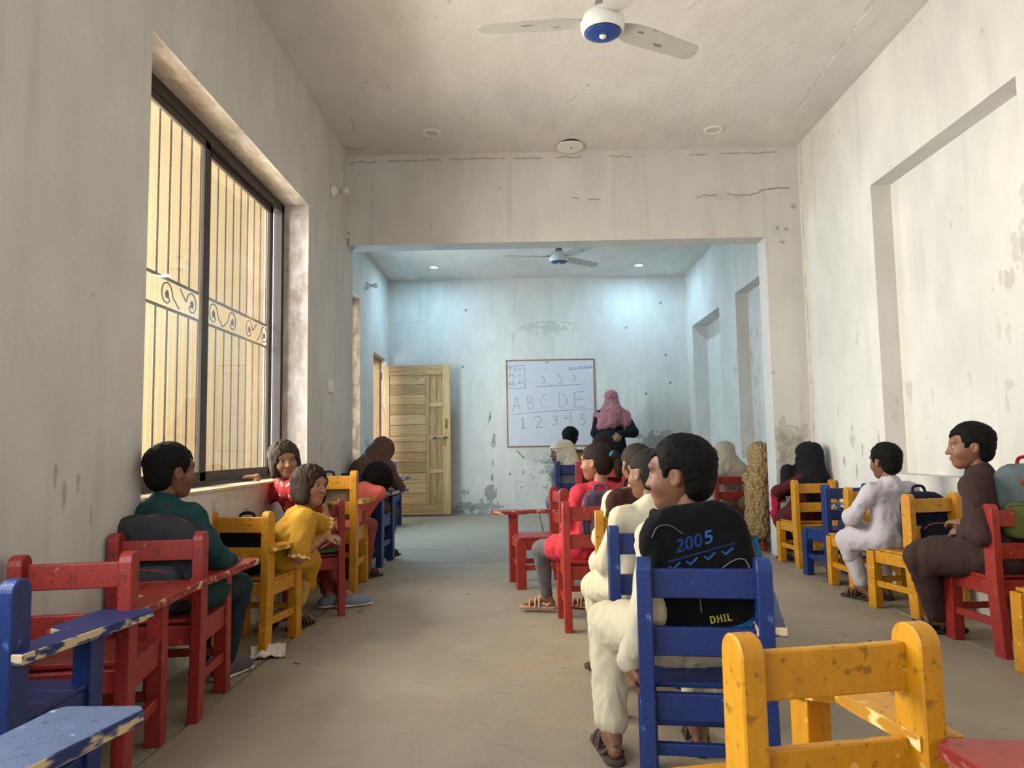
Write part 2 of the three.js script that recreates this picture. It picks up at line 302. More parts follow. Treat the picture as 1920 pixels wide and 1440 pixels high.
// outside the left wall: a yard wall of ribbed cream sheet, and the ground
const yardMat = std(0xdccbab, 0.8, { bumpMap: fineBump, bumpScale: 0.002 });
const yard = thing('yard_wall', 'sunlit cream ribbed sheet wall seen through the barred window', 'wall', [-4.0, 0, 0]);
{
  const sh = new THREE.Shape(), z0 = -14, z1 = -7.1, N = Math.round((z1 - z0) / 0.115);
  sh.moveTo(z0, -0.05); 
  for (let i = 0; i <= N; i++) { const z = z0 + (z1 - z0) * i / N; sh.lineTo(z - 0.02, 0.0); sh.lineTo(z - 0.012, 0.006); sh.lineTo(z + 0.012, 0.006); sh.lineTo(z + 0.02, 0); }
  sh.lineTo(z1 + 0.03, -0.05);
  const g = new THREE.ExtrudeGeometry(sh, { depth: 5.3, bevelEnabled: false });
  // shape (z, x), depth = height
  const p = g.attributes.position; for (let i = 0; i < p.count; i++) { const a = p.getX(i), b = p.getY(i), c = p.getZ(i); p.setXYZ(i, b, c, a); }
  const ix = Array.from({ length: p.count }, (_, i) => i); for (let i = 0; i < p.count; i += 3) { const t = ix[i]; ix[i] = ix[i + 1]; ix[i + 1] = t; } g.setIndex(ix);
  const g2 = g.toNonIndexed(); g2.computeVertexNormals();
  mesh('sheet', uvm(g2), yardMat, yard);
}
const ground = struct('ground_outside', slabs([[-12, -0.25, 14, -1.762, -0.06, -16]]), std(0xb09a78, 0.95));

// ------------------------------------------------------------------ windows
const ironMat = std(0x2b2622, 0.55, { metalness: 0.3, bumpMap: fineBump, bumpScale: 0.001 });
const frameMat = std(0x3a332d, 0.5, { metalness: 0.25, bumpMap: fineBump, bumpScale: 0.001 });
const paneMat = new THREE.MeshPhysicalMaterial({ color: 0xfdf8ec, transmission: 1, thickness: 0, roughness: 0.02, ior: 1.45 });
function steelWindow(n, x, z0, z1, y0, y1, mull, grille, sooty) {
  const root = new THREE.Group(); root.name = `window_${n}`; root.userData.kind = 'structure'; scene.add(root);
  const t = 0.045, L = z0 - z1;   // z0 near, z1 far
  mesh('frame', merge([rbox(0.06, t + 0.02, L, x, y1 - t / 2 - 0.01, (z0 + z1) / 2), rbox(0.06, 0.03, L, x, y0 + 0.015, (z0 + z1) / 2), rbox(0.06, y1 - y0, t, x, (y0 + y1) / 2, z0 - t / 2), rbox(0.06, y1 - y0, t, x, (y0 + y1) / 2, z1 + t / 2)]), frameMat, root);
  mesh('track', rbox(0.09, 0.02, L - 0.02, x + 0.005, y0 + 0.012, (z0 + z1) / 2), frameMat, root);
  // sliding sashes, each a stile-and-rail frame with its pane
  for (const [a, b, dx] of mull) {
    const s = 0.06, g = [rbox(0.022, y1 - y0 - 0.07, s, x + dx, (y0 + y1) / 2, a - s / 2, 0.003), rbox(0.022, y1 - y0 - 0.07, s, x + dx, (y0 + y1) / 2, b + s / 2, 0.003), rbox(0.022, s, a - b, x + dx, y1 - 0.075, (a + b) / 2, 0.003), rbox(0.022, s, a - b, x + dx, y0 + 0.055, (a + b) / 2, 0.003)];
    const sash = mesh('sash', merge(g), frameMat, root);
    mesh('pane', rbox(0.003, y1 - y0 - 0.13, a - b - 0.06, x + dx, (y0 + y1) / 2, (a + b) / 2, 0.0008), paneMat, sash);
  }
  if (!grille) return root;
  const gx = x - 0.055, yb0 = y0 + (y1 - y0) * 0.468, yb1 = y0 + (y1 - y0) * 0.545;
  const grid = mesh('grille', merge([rbox(0.012, 0.014, L, gx, yb0, (z0 + z1) / 2, 0.002), rbox(0.012, 0.014, L, gx, yb1, (z0 + z1) / 2, 0.002), rbox(0.012, 0.014, L, gx, y1 - 0.04, (z0 + z1) / 2, 0.002), rbox(0.012, 0.014, L, gx, y0 + 0.03, (z0 + z1) / 2, 0.002)]), ironMat, root);
  const nb = Math.round(L / 0.112), lo = rbox(0.008, yb0 - y0 - 0.03, 0.008, 0, (yb0 + y0 + 0.03) / 2, 0, 0.002), hi = rbox(0.008, y1 - 0.04 - yb1, 0.008, 0, (y1 - 0.04 + yb1) / 2, 0, 0.002);
  for (let i = 1; i < nb; i++) { const z = z0 - L * i / nb; for (const g of [lo, hi]) { const m = mesh('bar', g, ironMat, grid); m.position.set(gx, 0, z); } }
  const ym = (yb0 + yb1) / 2, R = (yb1 - yb0) * 0.40;
  const leaf = () => { const s = new THREE.Shape(); s.moveTo(0, -0.03); for (const [a, b, c, d] of [[0.03, -0.03, 0.026, 0.0], [0.04, 0.008, 0.018, 0.02], [0.012, 0.034, 0, 0.036], [-0.012, 0.034, -0.018, 0.02], [-0.04, 0.008, -0.026, 0], [-0.03, -0.03, 0, -0.03]]) s.quadraticCurveTo(a, b, c, d); const g = new THREE.ExtrudeGeometry(s, { depth: 0.006, bevelEnabled: false }); g.rotateY(Math.PI / 2); return g; };
  const lg = leaf(), ns = Math.round(L / 0.27);
  for (let i = 0; i < ns; i++) {
    const z = z0 - L * (i + 0.5) / ns, dir = i % 2 ? 1 : -1, pts = [];
    for (let k = 0; k <= 26; k++) { const a = k / 26 * Math.PI * 1.75, r = R * (1 - 0.25 * k / 26); pts.push(V(gx, ym + Math.sin(a) * r, z + dir * Math.cos(a) * r)); }
    pts.push(V(gx, ym - R * 0.1, z + dir * R * 0.15)); pts.unshift(V(gx, ym + R * 0.9 * (i % 3 ? -1 : 1), z + dir * 0.13));
    mesh('scroll', tube(pts, 0.004, 40, 6), ironMat, grid);
    const m = mesh('leaf', lg, ironMat, grid); m.position.set(gx, ym - 0.004, z); m.scale.setScalar(0.62);
  }
  return root;
}
const w1 = steelWindow(1, -1.66, -2.83, -4.985, WY0, WY1 - 0.003, [[-2.87, -3.79, 0.012], [-3.805, -4.86, -0.014]], true);
const w2 = steelWindow(2, -2.06, -7.01, -8.63, 0.765, 2.705, [[-7.05, -7.85, 0.012], [-7.80, -8.6, -0.014]], true);
// grime on the lintel and the far jamb of the first window
{
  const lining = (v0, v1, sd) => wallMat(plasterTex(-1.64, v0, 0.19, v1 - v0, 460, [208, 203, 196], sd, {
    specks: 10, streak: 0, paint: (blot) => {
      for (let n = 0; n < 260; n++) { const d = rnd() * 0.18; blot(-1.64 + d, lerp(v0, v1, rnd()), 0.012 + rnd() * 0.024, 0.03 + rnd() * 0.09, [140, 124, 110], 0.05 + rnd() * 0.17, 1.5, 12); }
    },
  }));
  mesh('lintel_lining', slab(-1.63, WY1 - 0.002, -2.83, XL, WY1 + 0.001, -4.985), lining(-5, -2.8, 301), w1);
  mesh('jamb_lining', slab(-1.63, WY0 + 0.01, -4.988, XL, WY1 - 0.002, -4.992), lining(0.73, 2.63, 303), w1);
  const c = mesh('sill', slab(-1.63, WY0, -2.83, XL + 0.012, WY0 + 0.012, -4.98), wallMat(plasterTex(0, 0, 2, 2, 200, [190, 176, 152], 93, { specks: 60, scuffs: 30 })), w1);
}
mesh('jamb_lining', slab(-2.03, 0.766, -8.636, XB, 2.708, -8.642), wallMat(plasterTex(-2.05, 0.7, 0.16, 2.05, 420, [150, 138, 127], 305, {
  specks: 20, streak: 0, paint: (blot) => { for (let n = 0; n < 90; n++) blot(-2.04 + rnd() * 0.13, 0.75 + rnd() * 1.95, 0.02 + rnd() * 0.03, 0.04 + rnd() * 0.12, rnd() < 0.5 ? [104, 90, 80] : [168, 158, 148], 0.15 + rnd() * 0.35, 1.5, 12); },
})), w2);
// doorway and its open plank door
const pine = [0xc4a374, 0xb39262, 0xcdae82, 0xa8895c].map((c, i) => {
  const b = hex(c), t = dataTex(256, 256, (x, y) => { const g = 1 + 0.16 * Math.sin(x * 0.5 + 5 * fbm(x * 0.02, y * 0.006, i * 9, 3) * 6) * 0.5 + 0.22 * fbm(x * 0.09, y * 0.008, i * 5 + 2, 3); return b.map((q) => q * g); });
  t.repeat.set(1.6, 0.8); return new THREE.MeshStandardMaterial({ map: t, roughness: 0.6 });
});
const pineH = pine.map((m, i) => { const q = m.clone(); q.map = m.map.clone(); q.map.rotation = Math.PI / 2; q.map.needsUpdate = true; return q; });
const brass = std(0x8a6a3a, 0.4, { metalness: 0.8 }), steel = std(0x4a443e, 0.45, { metalness: 0.8 });
{
  const dr = new THREE.Group(); dr.name = 'door_1'; dr.userData.kind = 'structure'; scene.add(dr);
  dr.position.set(-1.955, 0.02, -10.235); dr.rotation.y = 0.01;
  const kx = 0.00166, ky = 0.00172, X = (c) => (c - 120) * kx, Y = (c) => (1365 - c) * ky;
  const pc = (name, x0, y0, x1, y1, z, d, m) => mesh(name, rbox(X(x1) - X(x0), Y(y0) - Y(y1), d, (X(x0) + X(x1)) / 2, (Y(y0) + Y(y1)) / 2, z, 0.004), m, dr);
  pc('stile', 120, 165, 183, 1365, 0, 0.045, pine[2]); pc('stile', 627, 165, 690, 1365, 0, 0.045, pine[0]); pc('stile', 484, 248, 517, 1280, 0, 0.042, pine[1]);
  pc('rail', 184, 165, 626, 247, 0, 0.044, pineH[1]); pc('rail', 184, 1281, 626, 1365, 0, 0.044, pineH[1]); pc('rail', 184, 740, 483, 779, 0, 0.043, pineH[0]);
  const ys = [249, 323, 405, 484, 565, 648, 739]; const ys2 = [780, 868, 950, 1032, 1115, 1197, 1280]; let k = 0;
  for (const q of [ys, ys2]) for (let i = 0; i < 6; i++) pc('plank', 184, q[i] + 1.5, 483, q[i + 1] - 1.5, -0.006 - (k % 2) * 0.002, 0.028, pineH[[0, 3, 0, 1, 2, 0, 0, 1, 3, 0, 2, 0][k++]]);
  for (const y of [472, 735, 1005]) pc('rail', 518, y, 626, y + 33, 0, 0.042, pineH[0]);
  const vs = [[249, 471], [506, 734], [769, 1004], [1039, 1280]];
  for (const [a, b] of vs) { pc('board', 518, a, 576, b, -0.008, 0.026, pine[1]); pc('board', 578.5, a, 626, b, -0.01, 0.026, pine[3]); }
  mesh('handle', tube([[X(655), Y(603), 0.022], [X(655), Y(610), 0.05], [X(655), Y(640), 0.055], [X(655), Y(670), 0.05], [X(655), Y(678), 0.022]], 0.008, 24, 8), brass, dr);
  mesh('bolt', merge([rbox(X(675) - X(545), 0.012, 0.012, (X(545) + X(675)) / 2, Y(755), 0.032, 0.003), rbox(0.05, 0.03, 0.01, X(560), Y(755), 0.026, 0.002), rbox(0.03, 0.035, 0.012, X(648), Y(755), 0.026, 0.002)]), steel, dr);
  mesh('padlock', merge([rbox(0.045, 0.04, 0.02, X(635), Y(802), 0.034, 0.005), tube([[X(628), Y(792), 0.034], [X(628), Y(772), 0.034], [X(635), Y(764), 0.034], [X(643), Y(772), 0.034], [X(643), Y(792), 0.034]], 0.004, 20, 6)]), brass, dr);
  for (const y of [250, 1250]) mesh('hinge', new THREE.CylinderGeometry(0.008, 0.008, 0.1, 10).translate(-0.004, Y(y), 0.02), steel, dr);
  const fr = new THREE.Group(); fr.name = 'trim_1'; fr.userData.kind = 'structure'; scene.add(fr);
  mesh('jamb', rbox(0.12, 2.18, 0.05, -2.06, 1.09, -9.447), pine[3], fr); mesh('jamb', rbox(0.12, 2.18, 0.05, -2.06, 1.09, -10.293), pine[3], fr); mesh('head', rbox(0.12, 0.05, 0.80, -2.06, 2.153, -9.87), pineH[3], fr);
}

// ------------------------------------------------------------------ ceiling and wall fittings
const whiteGloss = std(0xe6e4de, 0.35), whitePlastic = std(0xdedad0, 0.5), blueGloss = std(0x2c4488, 0.35);
function fan(label, x, y, z, angles) {
  const f = thing('ceiling_fan', label, 'ceiling fan', [x, y, z]);
  const top = (z < ZF ? YB : YC) - y;
  mesh('canopy', lathe([[0.0, top], [0.062, top], [0.062, top - 0.02], [0.02, top - 0.09], [0.014, top - 0.1]], 28), whiteGloss, f);
  mesh('downrod', new THREE.CylinderGeometry(0.0125, 0.0125, top - 0.14, 14).translate(0, (top + 0.10) / 2 - 0.01, 0), whiteGloss, f);
  mesh('motor_collar', lathe([[0.0125, 0.16], [0.024, 0.15], [0.044, 0.075], [0.0, 0.07]], 24), std(0x8b8378, 0.6), f);
  mesh('motor', lathe([[0.0, 0.078], [0.055, 0.076], [0.088, 0.058], [0.104, 0.03], [0.106, 0.0], [0.100, -0.026], [0.091, -0.036], [0, -0.036]], 40), whiteGloss, f);
  const cap = mesh('motor_cap', lathe([[0, -0.052], [0.05, -0.050], [0.078, -0.044], [0.090, -0.035], [0, -0.033]].reverse(), 40), blueGloss, f);
  mesh('knob', lathe([[0, -0.064], [0.010, -0.063], [0.016, -0.058], [0.018, -0.05], [0, -0.049]].reverse(), 20), whiteGloss, cap);
  const bladeTex = plasterTex(0, 0, 0.5, 0.2, 900, [182, 180, 172], 101, { specks: 6, streak: 0, paint: (blot, crack) => { crack([[0.05, 0.09], [0.2, 0.1], [0.3, 0.095]], 0.004, [104, 86, 66], 1.2); blot(0.30, 0.07, 0.035, 0.014, [112, 94, 70], 0.85, 1.0, 30); blot(0.22, 0.02, 0.02, 0.008, [112, 94, 70], 0.8, 1.0, 30); blot(0.36, 0.18, 0.03, 0.012, [112, 94, 70], 0.8, 1.0, 30); } });
  const bm = new THREE.MeshStandardMaterial({ map: bladeTex, roughness: 0.45 });
  const sh = new THREE.Shape(); sh.moveTo(0.10, -0.035); sh.bezierCurveTo(0.16, -0.075, 0.2, -0.075, 0.26, -0.072); sh.lineTo(0.55, -0.058); sh.quadraticCurveTo(0.60, -0.05, 0.60, -0.02); sh.quadraticCurveTo(0.60, 0.045, 0.56, 0.052); sh.lineTo(0.24, 0.062); sh.quadraticCurveTo(0.15, 0.06, 0.10, 0.035); sh.closePath();
  const bg = uvm(new THREE.ExtrudeGeometry(sh, { depth: 0.003, bevelEnabled: true, bevelSize: 0.0015, bevelThickness: 0.001, bevelSegments: 1, curveSegments: 10 }).rotateX(Math.PI / 2).rotateX(-0.16));
  const br = merge([rbox(0.09, 0.005, 0.04, 0.10, 0.012, 0, 0.002), rbox(0.05, 0.004, 0.06, 0.145, 0.006, 0, 0.0015, [-0.16, 0, 0])]);
  for (const a of angles) { const b = mesh('blade', bg, bm, f); b.rotation.y = -a * D2R; b.position.y = 0.018; const s = mesh('blade_bracket', br, whiteGloss, b); s.position.y = 0.0; }
  return f;
}
fan('white three-blade ceiling fan with blue motor cap in the near half of the room', 0.414, 2.93, -3.396, [-31, 76, 184]);
fan('white ceiling fan with blue cap beyond the beam, between the lit downlights', 0.414, 2.93, -7.80, [172, -42, 55]);

const LED = new THREE.Color().setRGB(0.44, 0.75, 1.0);
function downlight(label, x, y, z, lit) {
  const d = thing('ceiling_light', label, 'ceiling light', [x, y, z], 0, lit ? 'lit downlights of the far room' : 'unlit downlights of the near room');
  mesh('ring', lathe([[0.048, -0.003], [0.056, -0.010], [0.072, -0.010], [0.078, -0.002], [0.078, 0]], 32), whitePlastic, d);
  mesh('lens', lathe([[0, -0.006], [0.040, -0.006], [0.049, -0.002]], 28), lit ? new THREE.MeshStandardMaterial({ color: 0xffffff, emissive: new THREE.Color().setRGB(0.72, 0.9, 1.0), emissiveIntensity: 14, roughness: 0.5 }) : std(0xc4beb2, 0.4), d);
  if (lit) { areaLight('ceiling_light_glow', LED, 195, 0.14, 0.14, [x, y - 0.014, z], [x, y - 1, z]); }
}
downlight('glowing round downlight in the far ceiling, above the open door', -1.16, YB, -9.75, true);
downlight('glowing round downlight in the far ceiling, above the niched wall', 1.602, YB, -9.854, true);
downlight('small unlit round downlight near the beam, on the window side', -0.688, YC, -5.67, false);
downlight('small unlit round downlight near the beam, on the niche side', 1.559, YC, -5.73, false);
{
  const j = thing('junction_box_cover', 'round white ceiling box cover hanging askew against the beam', 'box cover', [0.43, YC, -5.97]);
  const p = mesh('cover', lathe([[0, -0.012], [0.10, -0.012], [0.112, -0.006], [0.112, 0.0], [0, 0]], 36), whitePlastic, j); p.position.y = -0.012; p.rotation.x = -0.10;
  mesh('hole', new THREE.CylinderGeometry(0.085, 0.085, 0.008, 24).translate(0, -0.0045, 0.04), std(0x1c1814, 0.9), j);
  mesh('screw', new THREE.CylinderGeometry(0.006, 0.006, 0.012, 10).translate(0.01, -0.026, 0), steel, j);
}
function bulbHolder(label, x, y, z) {
  const b = thing('bulb_holder', label, 'bulb holder', [x, y, z]);
  const P = (pts) => { const g = lathe(pts, 24); g.rotateZ(-Math.PI / 2); return g; };
  mesh('base', P([[0, 0], [0.048, 0], [0.05, 0.01], [0.036, 0.028], [0.022, 0.045], [0.018, 0.05]]), whitePlastic, b);
  mesh('stem', P([[0.018, 0.048], [0.016, 0.075], [0.020, 0.084]]), std(0xb9b0a4, 0.5), b);
  mesh('socket', P([[0.0195, 0.082], [0.030, 0.092], [0.033, 0.108], [0.030, 0.124], [0.020, 0.134], [0, 0.137]]), std(0xcfc8bc, 0.5), b);
}
bulbHolder('white angled bulb holder high on the window wall, beside the beam', XL, 2.936, -5.60);
bulbHolder('small white bulb holder high on the far left wall, above the open door', XB, 2.95, -9.02);
function sw(label, x, y, z, w, h) {
  const s = thing('wall_switch', label, 'switch', [x, y, z]);
  mesh('plate', rbox(0.010, h, w, 0.005, 0, 0, 0.003), whitePlastic, s);
  for (const dy of [-0.18, 0.18]) mesh('rocker', rbox(0.010, h * 0.26, w * 0.32, 0.010, dy * h, 0, 0.002), std(0xf0ece2, 0.4), s);
}
sw('white switch plate on the window wall between window and beam', XL, 1.405, -5.57, 0.15, 0.10);
sw('small switch plate on the far left wall, between window and door', XB, 1.45, -9.02, 0.08, 0.14);

// ------------------------------------------------------------------ whiteboard
{
  const W = 1.262, H = 1.243, wb = thing('whiteboard', 'square framed whiteboard with letters A to E and numbers 1 to 5', 'whiteboard', [0.398, 0.922, ZB]);
  const cv = document.createElement('canvas'); cv.width = cv.height = 1024; const c = cv.getContext('2d');
  c.fillStyle = '#c6c6ce'; c.fillRect(0, 0, 1024, 1024);
  reseed(77); for (let i = 0; i < 160; i++) { c.strokeStyle = `rgba(176,176,188,${0.04 + rnd() * 0.06})`; c.lineWidth = 10 + rnd() * 30; c.beginPath(); const x = rnd() * 1024, y = rnd() * 1024; c.moveTo(x, y); c.lineTo(x + rnd() * 240 - 120, y + rnd() * 80 - 40); c.stroke(); }
  // crop pixels of the photographed board: x 104..886, y 72..856
  const X = (v) => (v - 104) / 782 * 1024, Y = (v) => (v - 72) / 784 * 1024;
  const pen = (w, col, ...strokes) => { c.lineCap = c.lineJoin = 'round'; c.strokeStyle = col; c.lineWidth = w; for (const s of strokes) { c.beginPath(); s.forEach(([x, y], i) => i ? c.lineTo(X(x), Y(y)) : c.moveTo(X(x), Y(y))); c.stroke(); } };
  const arc = (cx, cy, rx, ry, a0, a1, n = 14) => Array.from({ length: n + 1 }, (_, i) => { const a = lerp(a0, a1, i / n) * D2R; return [cx + rx * Math.cos(a), cy + ry * Math.sin(a)]; });
  const ink = '#55555f', dk = '#3c3c46';
  pen(4, dk, [[110, 122], [264, 119], [268, 326], [110, 328], [110, 122]]);
  const small = (t, x, y, k = 1) => { for (const ch of t) { const s = { T: [[[0, 0], [24, 0]], [[12, 0], [12, 36]]], S: [arc(12, 9, 10, 9, -30, -270), arc(12, 27, 11, 9, -90, 150)], P: [[[2, 36], [2, 0]], arc(4, 9, 16, 9, -90, 90)], A: [[[0, 36], [12, 0], [24, 36]], [[5, 24], [19, 24]]], '-': [[[2, 18], [14, 18]]], 4: [[[4, 4], [2, 18], [14, 18]], [[12, 8], [12, 32]]], 1: [[[6, 6], [6, 30]]], 3: [arc(6, 11, 7, 6, -150, 80), arc(6, 23, 8, 7, -80, 150)], 9: [arc(8, 12, 6, 6, 0, 360), [[14, 12], [12, 32]]], '.': [[[3, 34], [4, 35]]], 0: [arc(7, 18, 6, 12, 0, 360)], 2: [[...arc(7, 12, 6, 7, -170, 30), [1, 30], [14, 30]]], '/': [[[2, 32], [12, 6]]], D: [[[2, 2], [2, 34]], arc(2, 18, 18, 16, -90, 90)], a: [arc(7, 24, 6, 8, 0, 360), [[13, 16], [14, 32]]], t: [[[6, 6], [6, 32]], [[0, 14], [12, 14]]], e: [[[1, 24], [13, 24], ...arc(7, 24, 6, 8, 0, -300).slice(1)]] }[ch] || []; pen(4.2 * Math.max(0.7, k), dk, ...s.map((q) => q.map(([a, b]) => [x + a * k, y + b * k]))); x += ({ '-': 20, '.': 10, 1: 14, '/': 13 }[ch] ?? 30) * k; } };
  small('T.S', 126, 134); small('-41', 200, 138, 0.85); small('PS', 124, 194); small('-11', 196, 194, 0.85); small('AS', 120, 266); small('-39', 192, 260, 0.85);
  small('Date', 664, 136, 0.6); small('12/4/2024', 742, 130, 0.62); pen(4, dk, [[660, 166], [770, 156], [880, 146]]);
  // the row of three Urdu letters
  pen(5, ink, [[408, 214], [436, 238], ...arc(418, 262, 26, 24, -20, 110)], [[566, 218], [594, 244], ...arc(574, 264, 24, 22, -20, 110)], [[564, 208], [578, 214]], [[690, 214], ...arc(696, 242, 24, 28, -60, 100)]);
  pen(5, ink, [[362, 318], [500, 310], [640, 306], [766, 300]]);
  pen(4, ink, [[152, 532], [186, 406], [220, 526]], [[164, 492], [212, 488]], [[288, 400], [290, 520]], [[288, 400], ...arc(306, 428, 24, 26, -80, 80)], [[290, 456], ...arc(310, 488, 28, 30, -80, 85), [290, 520]], arc(452, 450, 46, 62, -75, -285), [[570, 384], [572, 512]], [[570, 386], ...arc(580, 448, 58, 64, -80, 82), [572, 512]], [[704, 372], [706, 510], [796, 504]], [[704, 372], [790, 368]], [[704, 438], [784, 434]]);
  pen(4, ink, [[134, 566], [320, 550], [520, 540], [690, 532], [866, 526]]);
  pen(6, dk, [[232, 604], [242, 600], [242, 690]], [[226, 692], [262, 688]]);
  pen(5, ink, [...arc(378, 612, 28, 28, -160, 40), [358, 688], [412, 688]], [...arc(526, 604, 22, 20, -150, 70), ...arc(522, 642, 26, 24, -80, 130)], [[618, 580], [620, 612], [660, 604]], [[668, 560], [672, 662]], [[796, 572], [764, 574], [762, 616], ...arc(768, 640, 28, 26, -70, 130)]);
  pen(4, '#8a8a98', [[482, 762], [496, 780], [510, 776]], [[528, 790], [560, 796]]);
  pen(10, '#4a5560', [[455, 94], [480, 94]]);
  const t = new THREE.CanvasTexture(cv); t.colorSpace = THREE.SRGBColorSpace;
  const fg = new THREE.PlaneGeometry(W - 0.02, H - 0.02).translate(0, H / 2, 0.0165);
  mesh('backing', rbox(W - 0.015, H - 0.015, 0.014, 0, H / 2, 0.008, 0.002), std(0xb9b5ad, 0.7), wb);
  mesh('writing_surface', fg, new THREE.MeshStandardMaterial({ map: t, roughness: 0.35 }), wb);
  const wood = std(0x8b6a42, 0.5), b = 0.018;
  mesh('frame_bar', rbox(W, b, 0.022, 0, H - b / 2, 0.011, 0.003), wood, wb); mesh('frame_bar', rbox(W, b, 0.022, 0, b / 2, 0.011, 0.003), wood, wb);
  for (const s of [-1, 1]) mesh('frame_bar', rbox(b, H - 2 * b, 0.022, s * (W / 2 - b / 2), H / 2, 0.011, 0.003), wood, wb);
}

// ------------------------------------------------------------------ the school chairs
function paintTex(c, wood, sd) {
  reseed(sd); const b = hex(c), w = hex(wood), dk = b.map((q) => q * 0.45);
  return dataTex(512, 512, (i, j) => {
    const n = fbm(i * 0.012, j * 0.012, sd, 4), s = fbm(i * 0.10, j * 0.012, sd + 4, 3), d = fbm(i * 0.035, j * 0.035, sd + 8, 4);
    const g = 1 + 0.12 * n + 0.10 * s; let q = b.map((v) => v * g);
    const wear = clamp((d - 0.25) * 14), dirt = clamp((fbm(i * 0.05, j * 0.05, sd + 30, 4) - 0.15) * 8) * 0.45;
    return q.map((v, k) => lerp(lerp(v, dk[k], dirt), w[k], wear * 0.75));
  });
}
const PAINT = {};
for (const [n, c, w, sd] of [['slate', 0x46556f, 0x8797ae, 13], ['red', 0x92271f, 0xb07060, 3], ['blue', 0x0f2c68, 0x5472a4, 5], ['yellow', 0xbd8310, 0xd6b468, 7]]) {
  const map = paintTex(c, w, sd); map.repeat.set(1.7, 1.7);
  const wornT = dataTex(256, 256, (i, j) => { const k = clamp((fbm(i * 0.03, j * 0.09, sd + 50, 4) + (n === 'blue' || n === 'slate' ? 0.04 : 0.16)) * 9), a = hex(n === 'yellow' ? 0xe2c68a : 0xc9b38c), b = hex(c); return a.map((v, q) => lerp(v, b[q] * 0.9, k)); }); wornT.repeat.set(2, 2);
  PAINT[n] = { face: new THREE.MeshStandardMaterial({ map, roughness: 0.42, bumpMap: fineBump, bumpScale: 0.0012 }), edge: new THREE.MeshStandardMaterial({ map: wornT, roughness: 0.6 }) };
}
// chair frame: origin on the floor midway between the back posts, facing -z
const SH = 0.325, HW = 0.1425, DP = 0.29, AH = 0.462;
const chairGeo = (() => {
  const post = (() => {   // plank on edge: lower end kicked back, rounded top
    const s = new THREE.Shape(); s.moveTo(0.0, 0); s.lineTo(0.058, 0); s.lineTo(0.036, 0.30); s.lineTo(0.034, 0.615); s.quadraticCurveTo(0.030, 0.64, 0.004, 0.64); s.quadraticCurveTo(-0.024, 0.64, -0.026, 0.612); s.lineTo(-0.026, 0.30); s.closePath();
    const g = new THREE.ExtrudeGeometry(s, { depth: 0.031, bevelEnabled: true, bevelSize: 0.003, bevelThickness: 0.003, bevelSegments: 1, curveSegments: 6 });
    g.translate(0, 0, -0.0155); g.rotateY(-Math.PI / 2); return uvm(g.toNonIndexed());
  })();
  const arm = (() => {
    const s = new THREE.Shape(), P = [[0.186, 0.035], [0.242, -0.415], [0.228, -0.432], [0.098, -0.425], [0.086, -0.405], [0.082, -0.225], [0.092, -0.205], [0.128, -0.190], [0.122, 0.028]];
    P.forEach(([x, z], i) => i ? s.lineTo(x, -z) : s.moveTo(x, -z)); s.closePath();
    const g = new THREE.ExtrudeGeometry(s, { depth: 0.020, bevelEnabled: true, bevelSize: 0.002, bevelThickness: 0.002, bevelSegments: 1 });
    g.rotateX(-Math.PI / 2); g.translate(0, AH, 0); return g;
  })();
  arm.groups = [...arm.groups];
  const G = {
    post, arm,
    rail1: rbox(2 * HW - 0.030, 0.072, 0.020, 0, 0.578, -0.004), rail2: rbox(2 * HW - 0.030, 0.070, 0.020, 0, 0.438, -0.004),
    leg: rbox(0.052, SH - 0.012, 0.062, 0, (SH - 0.012) / 2, 0), legUp: rbox(0.050, AH - 0.002, 0.060, 0, (AH - 0.002) / 2, 0),
    plank: rbox(2 * HW + 0.03, 0.014, 0.088, 0, SH, 0, 0.003), 
    side: rbox(0.024, 0.066, DP - 0.05, 0, SH - 0.042, -DP / 2), front: rbox(2 * HW - 0.04, 0.062, 0.022, 0, SH - 0.04, -DP - 0.005), back: rbox(2 * HW - 0.030, 0.066, 0.022, 0, SH - 0.042, 0.0),
    sstr: rbox(0.022, 0.034, DP - 0.03, 0, 0.135, -DP / 2 + 0.01), fstr: rbox(2 * HW - 0.045, 0.030, 0.020, 0, 0.150, -DP), bstr: rbox(2 * HW - 0.030, 0.030, 0.020, 0, 0.185, 0.006),
    cleat: rbox(0.09, 0.018, 0.05, 0.145, AH - 0.011, -DP + 0.002),
  };
  return G;
})();
function chair(colour, label, x, z, yaw, s = 1, opt = {}) {
  const c = thing('school_chair', label, 'chair', [x, 0, z], yaw * D2R, 'painted wooden writing chairs'); c.scale.setScalar(s);
  const m = PAINT[colour].face, e = PAINT[colour].edge, G = chairGeo;
  for (const d of [-1, 1]) mesh('back_post', G.post, m, c).position.x = d * HW;
  mesh('leg', G.leg, m, c).position.set(-HW + 0.004, 0, -DP); mesh('leg', opt.noArm ? G.leg : G.legUp, m, c).position.set(HW - 0.004, 0, -DP);
  mesh('back_rail', G.rail1, m, c); mesh('back_rail', G.rail2, m, c);
  for (let i = 0; i < 3; i++) { const p = mesh('seat_plank', G.plank, m, c); p.position.z = -0.072 - i * 0.0905; if (i === 2) p.scale.x = opt.noArm ? 1 : 0.985; }
  for (const d of [-1, 1]) { mesh('side_rail', G.side, m, c).position.x = d * (HW - 0.002); mesh('stretcher', G.sstr, m, c).position.x = d * (HW - 0.002); }
  mesh('seat_rail', G.front, m, c); mesh('seat_rail', G.back, m, c); mesh('stretcher', G.fstr, m, c);
  if (opt.backBar) mesh('stretcher', G.bstr, m, c);
  if (!opt.noArm) { const a = mesh('writing_arm', G.arm, [opt.paleArm ? PAINT.slate.face : m, e], c); a.castShadow = true; mesh('arm_cleat', G.cleat, m, c); }
  return c;
}
const Y = 'yellow', R = 'red', B = 'blue';
